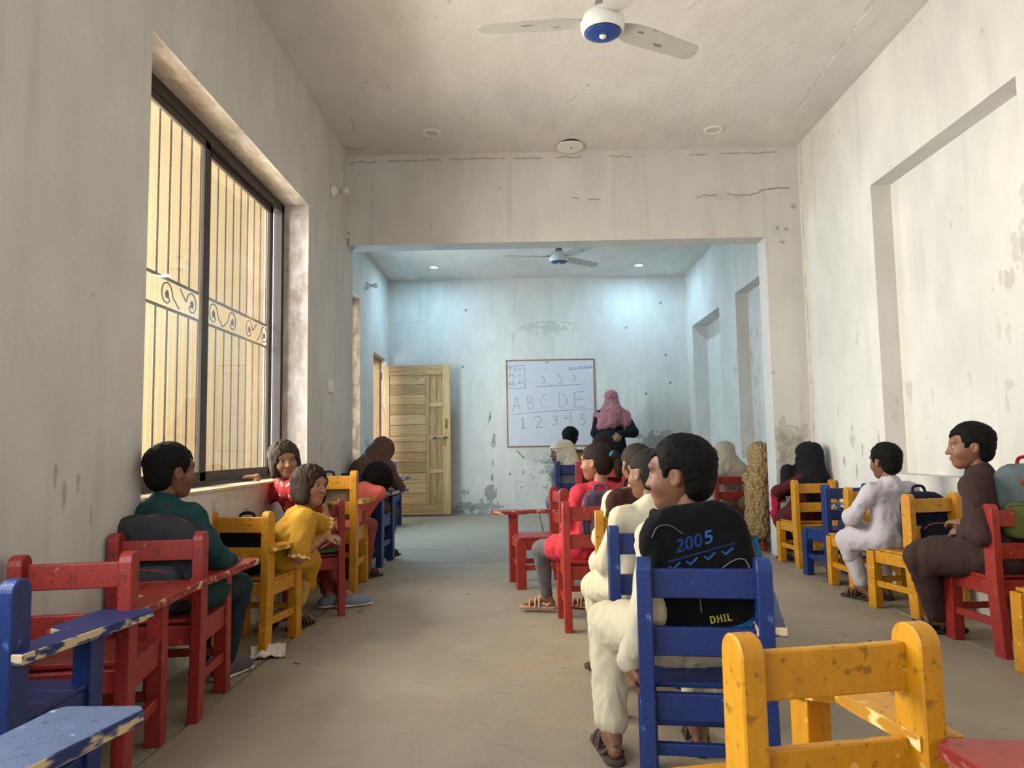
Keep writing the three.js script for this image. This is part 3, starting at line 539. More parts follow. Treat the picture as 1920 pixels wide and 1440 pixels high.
chair(B, 'blue writing chair with the palest arm board, its edge worn to bare wood', -0.93, -0.90, -4, 1, { paleArm: true });
chair(B, 'blue writing chair with a darker chipped arm board, behind the empty red chair', -1.295, -1.69, -1);
chair(R, 'empty red writing chair between the blue chairs and the teal-shirted child', -1.271, -2.105, 10);
chair(R, 'red writing chair of the child in the teal shirt', -1.292, -2.63, 6);
chair(Y, 'yellow writing chair of the girl in the yellow dress', -1.335, -3.49, -8);
chair(R, 'red writing chair with a green folder on it, under the window', -1.181, -4.20, 20);
chair(Y, 'tall yellow writing chair with the coral-shirted child slumped on its arm', -1.302, -4.93, 2, 1.22);
chair(B, 'tall blue writing chair of the bent child in a brown scarf', -1.315, -5.93, -3, 1.2);
chair(B, 'tall blue chair beyond the beam, beside the doorway wall', -1.70, -8.75, 0, 1.2);
chair(R, 'empty red writing chair turned sideways into the aisle', 0.229, -5.105, 101);
chair(R, 'red chair of the girl with the blue hair tie', 0.349, -3.817, 3);
chair(Y, 'yellow chair of the child with the brown backpack', 0.463, -3.24, -2);
chair(B, 'blue chair of the white-shirted child, in front of the black backpack', 0.450, -2.63, 0);
chair(B, 'blue chair holding the child with the black backpack', 0.435, -1.865, -8, 1, { backBar: true });
chair(Y, 'yellow chair standing empty behind the child with the black backpack', 0.455, -1.15, 11);
chair(R, 'red chair of which only an arm board shows, beside the nearest yellow chair', 1.035, -0.91, 92);
chair(Y, 'yellow chair just ahead of the girl with the blue hair tie', 0.585, -5.32, 0);
chair(R, 'tall red chair of the maroon-dressed child', 0.60, -5.78, 0, 1.25);
chair(B, 'tall blue chair of the child in the white headcloth', 0.49, -7.0, 0, 1.22);
chair(Y, 'tall yellow chair close to the whiteboard', 0.53, -7.72, 0, 1.38);
chair(R, 'red chair of the child in the pale beige scarf', 1.94, -7.02, 0, 1);
chair(R, 'red chair beyond the pale-scarfed child, against the niched wall', 2.16, -7.75, 0, 1);
chair(R, 'red chair behind the pier, with the gold dotted shawl draped on it', 2.19, -6.52, 3, 0.98, { noArm: true });
chair(Y, 'yellow chair of the child in black headscarf by the pier', 2.165, -5.63, 4);
chair(B, 'empty blue chair between two yellow chairs along the niched wall', 2.150, -5.03, 6);
chair(Y, 'empty yellow chair in front of the lilac-shirted child', 2.135, -4.63, 0);
chair(Y, 'yellow chair with the navy bag hung on its back', 2.155, -4.0, 13);
chair(R, 'red chair of the child in the brown tunic', 2.160, -3.29, 4);
chair(Y, 'yellow chair behind the red chair of the brown-tunicked child', 2.13, -2.76, 4);

// ------------------------------------------------------------------ signed-distance modelling for people, cloth and bags
function surfaceNet(f, lo, hi, cell) {
  const nx = Math.ceil((hi[0] - lo[0]) / cell) + 1, ny = Math.ceil((hi[1] - lo[1]) / cell) + 1, nzz = Math.ceil((hi[2] - lo[2]) / cell) + 1;
  const S = new Float32Array(nx * ny * nzz).fill(1), id = (i, j, k) => (k * ny + j) * nx + i, BS = 5, lim = BS * cell * 0.9 + 0.012;
  for (let bk = 0; bk < nzz; bk += BS) for (let bj = 0; bj < ny; bj += BS) for (let bi = 0; bi < nx; bi += BS) {
    const c = f(lo[0] + (bi + BS / 2) * cell, lo[1] + (bj + BS / 2) * cell, lo[2] + (bk + BS / 2) * cell);
    const far = Math.abs(c) > lim, K = Math.min(nzz, bk + BS), Jj = Math.min(ny, bj + BS), I = Math.min(nx, bi + BS);
    for (let k = bk; k < K; k++) for (let j = bj; j < Jj; j++) for (let i = bi; i < I; i++) S[id(i, j, k)] = far ? c : f(lo[0] + i * cell, lo[1] + j * cell, lo[2] + k * cell);
  }
  const vi = new Int32Array(nx * ny * nzz).fill(-1), pos = [], idx = [];
  for (let k = 0; k < nzz - 1; k++) for (let j = 0; j < ny - 1; j++) for (let i = 0; i < nx - 1; i++) {
    let m = 0; const v = [];
    for (let q = 0; q < 8; q++) { const s = S[id(i + (q & 1), j + ((q >> 1) & 1), k + (q >> 2))]; v.push(s); if (s < 0) m |= 1 << q; }
    if (m === 0 || m === 255) continue;
    let x = 0, y = 0, z = 0, n = 0;
    for (let a = 0; a < 8; a++) for (const d of [1, 2, 4]) { if (a & d) continue; const b = a | d; if ((v[a] < 0) === (v[b] < 0)) continue; const t = v[a] / (v[a] - v[b]); x += (a & 1) + (d === 1 ? t : 0); y += ((a >> 1) & 1) + (d === 2 ? t : 0); z += (a >> 2) + (d === 4 ? t : 0); n++; }
    vi[id(i, j, k)] = pos.length / 3; pos.push(lo[0] + (i + x / n) * cell, lo[1] + (j + y / n) * cell, lo[2] + (k + z / n) * cell);
  }
  const quad = (a, b, c, d, flip) => { if (a < 0 || b < 0 || c < 0 || d < 0) return; flip ? idx.push(a, c, b, a, d, c) : idx.push(a, b, c, a, c, d); };
  for (let k = 1; k < nzz - 1; k++) for (let j = 1; j < ny - 1; j++) for (let i = 1; i < nx - 1; i++) {
    const s = S[id(i, j, k)] < 0;
    if (s !== S[id(i + 1, j, k)] < 0) quad(vi[id(i, j - 1, k - 1)], vi[id(i, j, k - 1)], vi[id(i, j, k)], vi[id(i, j - 1, k)], !s);
    if (s !== S[id(i, j + 1, k)] < 0) quad(vi[id(i - 1, j, k - 1)], vi[id(i - 1, j, k)], vi[id(i, j, k)], vi[id(i, j, k - 1)], !s);
    if (s !== S[id(i, j, k + 1)] < 0) quad(vi[id(i - 1, j - 1, k)], vi[id(i, j - 1, k)], vi[id(i, j, k)], vi[id(i - 1, j, k)], !s);
  }
  const g = new THREE.BufferGeometry(); g.setAttribute('position', new THREE.BufferAttribute(new Float32Array(pos), 3)); g.setIndex(idx); g.computeVertexNormals();
  const p = g.attributes.position, uv = new Float32Array(p.count * 2);
  for (let i = 0; i < p.count; i++) { uv[2 * i] = p.getX(i) * 0.7 + p.getZ(i) * 0.7; uv[2 * i + 1] = p.getY(i) + 0.35 * (p.getZ(i) - p.getX(i)); }
  g.setAttribute('uv', new THREE.BufferAttribute(uv, 2)); return g;
}
const smin = (a, b, k) => { const h = Math.max(k - Math.abs(a - b), 0) / k; return Math.min(a, b) - h * h * k * 0.25; };
const smax = (a, b, k) => -smin(-a, -b, k);
// prims: tapered capsules [a, b, ra, rb]
function caps(list, k = 0.02) {
  const n = list.length, A = new Float64Array(n * 9);
  list.forEach(([a, b, ra, rb], i) => { const d = b.clone().sub(a), l = Math.max(d.lengthSq(), 1e-9); A.set([a.x, a.y, a.z, d.x, d.y, d.z, 1 / l, ra, (rb ?? ra) - ra], i * 9); });
  return (x, y, z) => {
    let r = 1e9;
    for (let i = 0, o = 0; i < n; i++, o += 9) {
      const px = x - A[o], py = y - A[o + 1], pz = z - A[o + 2]; let t = (px * A[o + 3] + py * A[o + 4] + pz * A[o + 5]) * A[o + 6]; t = t < 0 ? 0 : t > 1 ? 1 : t;
      const ex = px - t * A[o + 3], ey = py - t * A[o + 4], ez = pz - t * A[o + 5], d = Math.sqrt(ex * ex + ey * ey + ez * ez) - A[o + 7] - t * A[o + 8];
      r = i ? smin(r, d, k) : d;
    }
    return r;
  };
}
function boundsOf(list, m) {
  const lo = [1e9, 1e9, 1e9], hi = [-1e9, -1e9, -1e9];
  for (const [a, b, ra, rb] of list) for (const [p, r] of [[a, ra], [b, rb ?? ra]]) [p.x, p.y, p.z].forEach((v, i) => { lo[i] = Math.min(lo[i], v - r - m); hi[i] = Math.max(hi[i], v + r + m); });
  return [lo, hi];
}
const ell = (x, y, z, cx, cy, cz, rx, ry, rz) => { const a = (x - cx) / rx, b = (y - cy) / ry, c = (z - cz) / rz, k = Math.sqrt(a * a + b * b + c * c); return (k - 1) * Math.min(rx, ry, rz) * (k < 1 ? 1 : 1) + 0 * k; };
const folds = (amp, sd, f = 16) => (x, y, z) => { const w = nz.noise(x * 7, y * 7, z * 7 + sd) * 1.2, a = nz.noise(x * f + sd, y * f * 0.5 + w, z * f), b = nz.noise(x * f * 1.9 + w, y * f * 1.1 + sd, z * f * 1.9); return amp * (1.5 * (Math.abs(a) * 2 - 0.45) + 0.9 * (Math.abs(b) * 2 - 0.45)); };

// the head in its own axes (x right, y up, -z forward), about 0.2 m tall at scale 1
function headField(x, y, z) {
  let d = ell(x, y, z, 0, 0.026, 0.008, 0.072, 0.077, 0.090);
  d = smin(d, ell(x, y, z, 0, -0.036, -0.022, 0.051, 0.064, 0.057), 0.035);
  const ax = Math.abs(x);
  d = smin(d, ell(x, y, z, 0, -0.083, -0.052, 0.024, 0.020, 0.022), 0.03);                         // chin
  d = smin(d, Math.hypot(ax - 0.032, y + 0.030, z + 0.050) - 0.025, 0.02);                           // cheek
  d = smin(d, ell(ax, y, z, 0.022, 0.024, -0.070, 0.028, 0.009, 0.010), 0.018);                       // brow
  d = smax(d, -(Math.hypot((ax - 0.030) * 0.8, (y - 0.001) * 1.25, z + 0.094) - 0.0150), 0.012);     // eye socket
  { const t = clamp((0.006 - y) / 0.036), cz = -0.080 - t * 0.016, r = 0.0058 + t * 0.0048; d = smin(d, Math.hypot(x, y - (0.006 - t * 0.036), z - cz) - r, 0.012); d = smin(d, Math.hypot(ax - 0.010, y + 0.031, z + 0.086) - 0.0075, 0.006); }   // nose
  d = smin(d, ell(x, y, z, 0, -0.053, -0.079, 0.021, 0.0065, 0.0085), 0.006); d = smin(d, ell(x, y, z, 0, -0.063, -0.077, 0.018, 0.0065, 0.009), 0.006);   // lips
  { const ez = (z - 0.012) * 0.94 + (ax - 0.07) * 0.35; let e = ell(ax, y, ez + 0.012, 0.0750, -0.008, 0.012, 0.0075, 0.026, 0.0155); e = smax(e, -(ell(ax, y, ez + 0.012, 0.080, -0.004, 0.009, 0.0055, 0.015, 0.008)), 0.005); d = smin(d, e, 0.007); }   // ear
  return d;
}
const skull = (x, y, z, g) => ell(x, y, z, 0, 0.026, 0.008, 0.072 + g, 0.077 + g, 0.090 + g);
const HAIR = {
  short: (x, y, z) => {
    const top = clamp((y + 0.02) / 0.08), n = 0.0035 * nz.noise(x * 70, y * 70, z * 70) + 0.003 * nz.noise(x * 160, y * 60, z * 160);
    let d = smin(skull(x, y, z, 0.005 + 0.011 * top * clamp((z + 0.085) / 0.07, 0.25, 1)), ell(x, y, z, 0, -0.03, 0.035, 0.060, 0.055, 0.062), 0.03) + n;
    const j = 0.006 * nz.noise(x * 90, y * 90, z * 90), fr = 0.046 - 0.010 * Math.cos(x * 50) + j;
    const a = (fr - y) * 0.9, b = smax(-(z - 0.030) * 0.9, -(y + 0.080) * 0.9, 0.03), s = smax(smax(-(y + 0.012), Math.abs(z + 0.022 - y * 0.25) - 0.011, 0.012), 0.05 - Math.abs(x), 0.01);
    const e = smax(-(y - 0.016), -(z + 0.058 - y * 0.35), 0.03) + j;
    return smax(d, smin(smin(smin(a, b, 0.03), e, 0.02), s, 0.015), 0.010);
  },
  crop: (x, y, z) => {
    const n = 0.0015 * nz.noise(x * 120, y * 120, z * 120);
    let d = smin(skull(x, y, z, 0.006), ell(x, y, z, 0, -0.03, 0.032, 0.059, 0.052, 0.058), 0.03) + n;
    return smax(d, Math.min((0.050 - y), Math.max(-(z - 0.026), -(y + 0.066)), Math.max(-(y - 0.018), -(z + 0.055))), 0.006);
  },
  bob: (x, y, z) => {
    const n = 0.007 * nz.noise(x * 55, y * 22, z * 55) + 0.003 * nz.noise(x * 130, y * 35, z * 130);
    let d = smin(skull(x, y, z, 0.015), ell(x, y, z, 0, -0.045, 0.022, 0.080, 0.075, 0.072), 0.03) + n;
    d = smin(d, ell(Math.abs(x), y, z, 0.070, -0.055, -0.020, 0.020, 0.065, 0.034), 0.02);
    const face = ell(x, y, z, 0, -0.030, -0.105, 0.060, 0.082, 0.085);
    return smax(smax(d, -face, 0.008), -(y + 0.098 + 0.02 * nz.noise(x * 45, 2, z * 45)), 0.02);
  },
  tied: (x, y, z) => {
    const n = 0.0015 * nz.noise(x * 60, y * 160, z * 30);
    let d = smin(skull(x, y, z, 0.008), ell(x, y, z, 0, -0.028, 0.034, 0.060, 0.054, 0.060), 0.03) + n;
    d = smax(d, Math.min((0.050 - y) * 0.9, Math.max(-(z - 0.026), -(y + 0.074)), Math.max(-(y - 0.015), -(z + 0.058))), 0.006);
    d = smin(d, Math.hypot(x - 0.0, y - 0.035, z - 0.115) - 0.026, 0.012);
    return smin(d, ell(x, y, z, 0.012, -0.025, 0.135, 0.032, 0.068, 0.028) + 0.003 * nz.noise(x * 90, y * 30, z * 90), 0.012);
  },
  long: (x, y, z) => {
    const n = 0.004 * nz.noise(x * 60, y * 20, z * 60);
    let d = smin(skull(x, y, z, 0.014), ell(x, y, z, 0, -0.09, 0.045, 0.080, 0.13, 0.05), 0.04) + n;
    return smax(d, -ell(x, y, z, 0, -0.035, -0.105, 0.058, 0.085, 0.085), 0.008);
  },
  curly: (x, y, z) => {
    const n = 0.009 * nz.noise(x * 60, y * 60, z * 60) + 0.004 * nz.noise(x * 140, y * 140, z * 140);
    let d = smin(skull(x, y, z, 0.026), ell(x, y, z, 0, -0.03, 0.03, 0.078, 0.065, 0.075), 0.03) + n;
    return smax(d, -ell(x, y, z, 0, -0.040, -0.110, 0.058, 0.085, 0.085), 0.008);
  },
};
const hairMat = (c) => new THREE.MeshPhysicalMaterial({ color: c, roughness: 0.75, specularIntensity: 0.35, bumpMap: hairBump, bumpScale: 0.003 });
const BLACKHAIR = hairMat(0x0a0807), BROWNHAIR = hairMat(0x2c1e16), DUSTHAIR = hairMat(0x352c25);
const cloth = (c, rough = 0.9, extra = {}) => new THREE.MeshPhysicalMaterial({ color: c, roughness: rough, specularIntensity: 0.5, bumpMap: weaveBump, bumpScale: 0.0006, ...extra });
const skinMats = {};
const skinMat = (c) => skinMats[c] ??= new THREE.MeshPhysicalMaterial({ color: 0xffffff, vertexColors: true, roughness: 0.55, sheen: 0.0, bumpMap: fineBump, bumpScale: 0.0004 });
const skinPlains = {}; const skinPlain = (c) => skinPlains[c] ??= std(new THREE.Color(c).multiplyScalar(0.9), 0.6);
const scleraMat = std(0xa89c90, 0.5), irisMat = std(0x1a0f0a, 0.15);

function ik(a, b, l1, l2, pole) {
  const d = b.clone().sub(a); let L = d.length(); if (L > (l1 + l2) * 0.995) { const k = L / ((l1 + l2) * 0.995); l1 *= k; l2 *= k; } L = Math.max(L, Math.abs(l1 - l2) * 1.02 + 0.01);
  const u = d.clone().normalize(), x = (l1 * l1 - l2 * l2 + L * L) / (2 * L), h = Math.sqrt(Math.max(0, l1 * l1 - x * x));
  const p = pole.clone().addScaledVector(u, -pole.dot(u)).normalize();
  return a.clone().addScaledVector(u, x).addScaledVector(p, h);
}
const fwdOf = (yaw) => V(-Math.sin(yaw * D2R), 0, -Math.cos(yaw * D2R)), rightOf = (yaw) => V(Math.cos(yaw * D2R), 0, -Math.sin(yaw * D2R));

// one hand: palm, four fingers and a thumb, around wrist w pointing along dir, back of the hand towards up
function handPrims(w, dir, up, side, s, curl) {
  const z = dir.clone().normalize(), x0 = new THREE.Vector3().crossVectors(z, up).normalize(), y = new THREE.Vector3().crossVectors(x0, z).normalize(), x = x0.multiplyScalar(side);
  const at = (a, b, c) => w.clone().addScaledVector(x, a * s).addScaledVector(y, b * s).addScaledVector(z, c * s), P = [];
  for (const a of [-0.016, -0.005, 0.006, 0.016]) P.push([at(a * 0.7, 0, 0.004), at(a, 0, 0.048), 0.0115 * s, 0.010 * s]);
  [[-0.020, 0.036], [-0.0075, 0.044], [0.0055, 0.041], [0.0175, 0.031]].forEach(([a, L]) => {
    const c1 = curl * 0.7, c2 = curl * 1.6, p0 = at(a, 0.002, 0.052), p1 = at(a * 1.08, 0.002 - Math.sin(c1) * L * 0.5, 0.052 + Math.cos(c1) * L * 0.5), p2 = at(a * 1.1, 0.002 - Math.sin(c1) * L * 0.5 - Math.sin(c2) * L * 0.55, 0.052 + Math.cos(c1) * L * 0.5 + Math.cos(c2) * L * 0.55);
    P.push([p0, p1, 0.0078 * s, 0.0068 * s], [p1, p2, 0.0068 * s, 0.0056 * s]);
  });
  const t0 = at(-0.016, -0.004, 0.014), t1 = at(-0.033, -0.010, 0.034), t2 = at(-0.036, -0.016 - curl * 0.006, 0.056);
  P.push([t0, t1, 0.0105 * s, 0.0085 * s], [t1, t2, 0.0085 * s, 0.0066 * s]);
  return P;
}
function paintSkin(g, base, extra) {
  const p = g.attributes.position, c = new Float32Array(p.count * 3), col = new THREE.Color();
  for (let i = 0; i < p.count; i++) { col.set(base); const n = 1 + 0.10 * nz.noise(p.getX(i) * 40, p.getY(i) * 40, p.getZ(i) * 40); col.multiplyScalar(n); if (extra) extra(col, p.getX(i), p.getY(i), p.getZ(i)); c[3 * i] = col.r; c[3 * i + 1] = col.g; c[3 * i + 2] = col.b; }
  g.setAttribute('color', new THREE.BufferAttribute(c, 3)); return g;
}
function person(o) {
  const s = o.s ?? 1, q = o.q ?? 1, base = V(o.P[0], 0, o.P[2]);
  const root = thing('person', o.label, 'person', [base.x, 0, base.z], 0, o.group);
  const L = (a) => (a.isVector3 ? a.clone() : V(...a)).sub(base);                       // world to the figure's own axes
  const yaw = o.yaw ?? 0, sy = o.sy ?? yaw, hs = o.hs ?? 0.92;
  const P = L(o.P), HC = L(o.head), fw = fwdOf(yaw), rt = rightOf(yaw), srt = rightOf(sy), sfw = fwdOf(sy);
  const HM = new THREE.Matrix4().makeRotationFromEuler(new THREE.Euler((o.hpitch ?? 0) * D2R, (o.hyaw ?? yaw) * D2R, (o.hroll ?? 0) * D2R, 'YXZ')), HI = HM.clone().transpose(), e = HI.elements;
  const hp = (x, y, z) => V(x, y, z).multiplyScalar(hs).applyMatrix4(HM).add(HC);
  const inHead = (f) => (x, y, z) => { x = (x - HC.x) / hs; y = (y - HC.y) / hs; z = (z - HC.z) / hs; return hs * f(e[0] * x + e[4] * y + e[8] * z, e[1] * x + e[5] * y + e[9] * z, e[2] * x + e[6] * y + e[10] * z); };
  const NB = hp(0, -0.095, 0.030).add(V(0, -0.035 * s, 0)), spine = P.clone().sub(NB), SC = NB.clone().addScaledVector(spine.clone().normalize(), 0.028 * s);
  const shw = (o.shw ?? 0.118) * s, SH_ = [1, -1].map((d) => SC.clone().addScaledVector(srt, d * shw).add(V(0, -0.012 * s + (o.shrug?.[d > 0 ? 0 : 1] ?? 0), 0)));
  const HP = [1, -1].map((d) => P.clone().addScaledVector(rt, d * 0.058 * s));
  const ua = 0.185 * s, fa = 0.165 * s, th = (o.leg ?? 0.285) * s, sk = (o.leg ?? 0.285) * s;
  const WR = [0, 1].map((i) => L(o.wr?.[i] ?? P.clone().add(base).addScaledVector(fw, 0.17 * s).addScaledVector(rt, (i ? -1 : 1) * 0.05).add(V(0, 0.06 * s, 0))));
  const EL = [0, 1].map((i) => ik(SH_[i], WR[i], ua, fa, o.ep?.[i] ? V(...o.ep[i]) : V(0, -0.8, 0).addScaledVector(srt, (i ? -1 : 1) * 0.7).addScaledVector(sfw, -0.5)));
  const AN = [0, 1].map((i) => L(o.an?.[i] ?? P.clone().add(base).addScaledVector(fw, 0.27 * s).addScaledVector(rt, (i ? -1 : 1) * 0.07).setY(0.065)));
  const KN = [0, 1].map((i) => ik(HP[i], AN[i], th, sk, o.kp?.[i] ? V(...o.kp[i]) : fw.clone().add(V(0, 0.75, 0)).addScaledVector(rt, (i ? -1 : 1) * 0.25)));
  const toe = [0, 1].map((i) => { const d = fwdOf(o.toe?.[i] ?? yaw + (i ? 12 : -12)); return d; });
  const fl = 0.105 * s * (o.foot ?? 1), FT = [0, 1].map((i) => AN[i].clone().addScaledVector(toe[i], fl).add(V(0, -0.040, 0)));
  const skin = new THREE.Color(o.skin ?? 0x8a5a3c).lerp(new THREE.Color(0x6a4c3c), 0.25).multiplyScalar(0.80).getHex(), cell = 0.011 * q;
  // --- the body, one figure: trunk and limbs, then head and hands on finer grids
  const mid = P.clone().lerp(SC, 0.5);
  const trunk = (g) => [[P, mid, 0.066 * s + g, 0.062 * s + g], [mid, SC, 0.062 * s + g, 0.055 * s + g], ...[0, 1].flatMap((i) => [[HP[i], mid.clone().addScaledVector(srt, (i ? -1 : 1) * 0.045 * s), 0.064 * s + g, 0.052 * s + g], [mid.clone().addScaledVector(srt, (i ? -1 : 1) * 0.045 * s), SC.clone().addScaledVector(srt, (i ? -1 : 1) * 0.062 * s).add(V(0, -0.03 * s, 0)), 0.052 * s + g, 0.048 * s + g], [SC.clone().addScaledVector(srt, (i ? -1 : 1) * 0.03 * s), SH_[i], 0.036 * s + g, 0.036 * s + g]])];
  const bodyP = [...trunk(-0.012), [NB.clone().add(V(0, -0.02 * s, 0)), hp(0, -0.045, 0.018), 0.040 * s, 0.036 * hs],
    ...[0, 1].flatMap((i) => [[SH_[i], EL[i], 0.032 * s, 0.026 * s], [EL[i], WR[i], 0.025 * s, 0.0185 * s], [HP[i], KN[i], 0.052 * s, 0.036 * s], [KN[i], AN[i], 0.036 * s, 0.023 * s], [AN[i], AN[i].clone().addScaledVector(toe[i], -0.03 * s).add(V(0, -0.035, 0)), 0.024 * s, 0.021], [AN[i], FT[i], 0.024 * s, 0.017 * s], [FT[i], FT[i].clone().addScaledVector(toe[i], 0.018), 0.021 * s, 0.014 * s]])];
  const parts = [];
  { const [lo, hi] = boundsOf(bodyP, 0.02); parts.push(paintSkin(surfaceNet(caps(bodyP, 0.018), lo, hi, cell), skin)); }
  const hr = 0.135 * hs, hf = inHead(headField);
  { const c = 0.0042 * Math.sqrt(q) * (o.hq ?? 1); const lip = new THREE.Color(skin).lerp(new THREE.Color(0x8a3a34), 0.45), HV = new THREE.Vector3();
    parts.push(paintSkin(surfaceNet(hf, [HC.x - hr, HC.y - hr, HC.z - hr], [HC.x + hr, HC.y + hr, HC.z + hr], c), skin, (col, x, y, z) => {
      HV.set(x - HC.x, y - HC.y, z - HC.z).applyMatrix4(HI).divideScalar(hs);
      if (HV.z < -0.068 && Math.abs(HV.x) < 0.021 && HV.y < -0.0465 && HV.y > -0.070) col.lerp(lip, 0.8);
      if (Math.abs(HV.y + 0.0578) < 0.0016 && HV.z < -0.068 && Math.abs(HV.x) < 0.020) col.multiplyScalar(0.55);
    })); }
  for (const i of [0, 1]) {
    if (o.noHand?.[i]) continue;
    const d = o.hd?.[i] ? V(...o.hd[i]) : WR[i].clone().sub(EL[i]).normalize(), up = o.hu?.[i] ? V(...o.hu[i]) : V(0, 1, 0.05), hpz = handPrims(WR[i], d, up, i ? 1 : -1, s * 0.98, o.curl?.[i] ?? 0.55), [lo, hi] = boundsOf(hpz, 0.01);
    parts.push(paintSkin(surfaceNet(caps(hpz, 0.006), lo, hi, 0.0034 * Math.sqrt(q)), skin));
  }
  for (const g of parts) g.deleteAttribute('uv');
  const bg = mergeGeometries(parts); { const p = bg.attributes.position, uv = new Float32Array(p.count * 2); for (let i = 0; i < p.count; i++) { uv[2 * i] = p.getX(i) + p.getZ(i); uv[2 * i + 1] = p.getY(i); } bg.setAttribute('uv', new THREE.BufferAttribute(uv, 2)); }
  const body = mesh('body', bg, skinMat(skin), root);
  if (o.face) {
    for (const d of [1, -1]) {
      const er = 0.0118 * hs, em = mesh('eye', new THREE.SphereGeometry(er, 18, 12), scleraMat, root); em.position.copy(hp(d * 0.029, 0.0, -0.0685));
      const look = V(o.gaze?.[0] ?? 0, o.gaze?.[1] ?? 0, -1).normalize(), im = mesh('iris', new THREE.SphereGeometry(0.0080 * hs, 14, 10), irisMat, em); im.position.copy(look.multiplyScalar(0.0052 * hs).applyMatrix4(HM));
      for (const [th, tilt, nm] of [[0.47, 0.18, 'eyelid'], [0.36, -0.12, 'eyelid']]) {
        const lg = new THREE.SphereGeometry(er * 1.09, 18, 10, 0, Math.PI * 2, 0, th * Math.PI); if (nm && tilt < 0) lg.rotateX(Math.PI); lg.rotateX(tilt > 0 ? 0.15 : -0.10); lg.applyMatrix4(HM); const lm = mesh(nm, lg, skinPlain(skin), root); lm.position.copy(em.position);
      }
      mesh('eyelash', tube([-1, -0.5, 0, 0.5, 1].map((t) => V(t * er * 0.98, er * (0.30 - 0.18 * t * t), -er * Math.sqrt(Math.max(0.04, 1.06 - t * t * 0.95 - 0.09)) ).applyMatrix4(HM)), 0.0011 * hs, 12, 5), irisMat, em);
      mesh('eyebrow', tube([[-0.016, 0.0215], [-0.005, 0.0245], [0.008, 0.0245], [0.020, 0.0185]].map(([a, b]) => hp(d * (0.031 + a), b, -0.0822 + Math.max(0, a) * 0.55)), 0.0020 * hs, 12, 6), BLACKHAIR, root);
    }
  }
  if (o.hair) { const h2 = 0.185 * hs, c = 0.0048 * Math.sqrt(q) * (o.hq ?? 1); mesh('hair', surfaceNet(inHead(HAIR[o.hair]), [HC.x - h2, HC.y - h2, HC.z - h2], [HC.x + h2, HC.y + h2, HC.z + h2], c), o.hairMat ?? BLACKHAIR, root); }
  // --- clothes
  const sd = o.P[0] * 17 + o.P[2] * 5, c2 = 0.0085 * q;
  const garment = (name, list, mat, amp, k = 0.03, cut, ff) => { const [lo, hi] = boundsOf(list, 0.03), f = caps(list, k), n = folds(amp, sd, ff); return mesh(name, surfaceNet(cut ? (x, y, z) => smax(f(x, y, z) + n(x, y, z), cut(x, y, z), 0.004) : (x, y, z) => f(x, y, z) + n(x, y, z), lo, hi, c2), mat, root); };
  const T = o.top;
  if (T) {
    const g = T.ease ?? 0.006, sl = T.sleeve ?? 1, list = trunk(g);
    for (const i of [0, 1]) {
      const w = T.wide ?? 1;
      if (sl <= 0.6) list.push([SH_[i], SH_[i].clone().lerp(EL[i], sl / 0.5 * 0.95), (0.046 + (T.puff ?? 0)) * s, (0.042 + (T.puff ?? 0)) * s]);
      else list.push([SH_[i], EL[i], 0.043 * s, 0.037 * s * w], [EL[i], EL[i].clone().lerp(WR[i], (sl - 0.5) * 1.9), 0.035 * s * w, 0.028 * s * w]);
      if (T.skirt) list.push([HP[i], HP[i].clone().lerp(KN[i], T.skirt), 0.078 * s, 0.070 * s], [P, P.clone().lerp(KN[i], T.skirt * 0.9), 0.075 * s, 0.06 * s]);
      if (T.drop) { const k2 = HP[i].clone().lerp(KN[i], T.skirt ?? 0.6); list.push([k2, k2.clone().add(V(0, -T.drop, 0)).addScaledVector(fw, 0.02), 0.055 * s, 0.045 * s]); }
    }
    if (T.collar) list.push([NB.clone().add(V(0, -0.015 * s, 0)), NB.clone().add(V(0, 0.010 * s, 0)), 0.050 * s, 0.047 * s]);
    const shirt = garment(T.name ?? 'shirt', list, T.mat, T.fold ?? 0.0035, 0.03);
    if (T.cuff) for (const i of [0, 1]) {   // gathered ruffle flaring below the sleeve
      const a = SH_[i].clone().lerp(EL[i], sl / 0.5 * 0.92), ax = EL[i].clone().sub(SH_[i]).normalize(), u = V(0, 0, 1).cross(ax).normalize(), v = ax.clone().cross(u), NU = 56, NV = 6, pos = [], ix = [];
      for (let q2 = 0; q2 <= NV; q2++) for (let k = 0; k <= NU; k++) { const t = q2 / NV, an = k / NU * Math.PI * 2, rr = (0.034 + 0.020 * t + 0.006 * t * Math.sin(an * 11)) * s, p = a.clone().addScaledVector(ax, (0.045 * t + 0.004 * t * Math.cos(an * 7)) * s).addScaledVector(u, rr * Math.cos(an)).addScaledVector(v, rr * Math.sin(an)); pos.push(p.x, p.y, p.z); }
      for (let q2 = 0; q2 < NV; q2++) for (let k = 0; k < NU; k++) { const b = q2 * (NU + 1) + k; ix.push(b, b + 1, b + NU + 1, b + 1, b + NU + 2, b + NU + 1); }
      const rg = new THREE.BufferGeometry(); rg.setAttribute('position', new THREE.BufferAttribute(new Float32Array(pos), 3)); rg.setIndex(ix); rg.computeVertexNormals(); mesh('ruffle', rg, T.cuff, shirt);
    }
    if (T.seam) T.seam.forEach((pts) => mesh('seam', tube(pts.map(L), 0.0025, 16, 5), T.seamMat ?? T.mat, shirt));
  }
  if (o.legs) { const w = o.legs.wide ?? 1, list = []; for (const i of [0, 1]) list.push([HP[i], KN[i], 0.064 * s * Math.sqrt(w), 0.049 * s * w], [KN[i], KN[i].clone().lerp(AN[i], o.legs.len ?? 0.9), 0.049 * s * w, (o.legs.hem ?? 0.036) * s * w]); list.push([HP[0], HP[1], 0.072 * s, 0.072 * s]); garment('trousers', list, o.legs.mat, o.legs.fold ?? 0.0035, 0.022); }
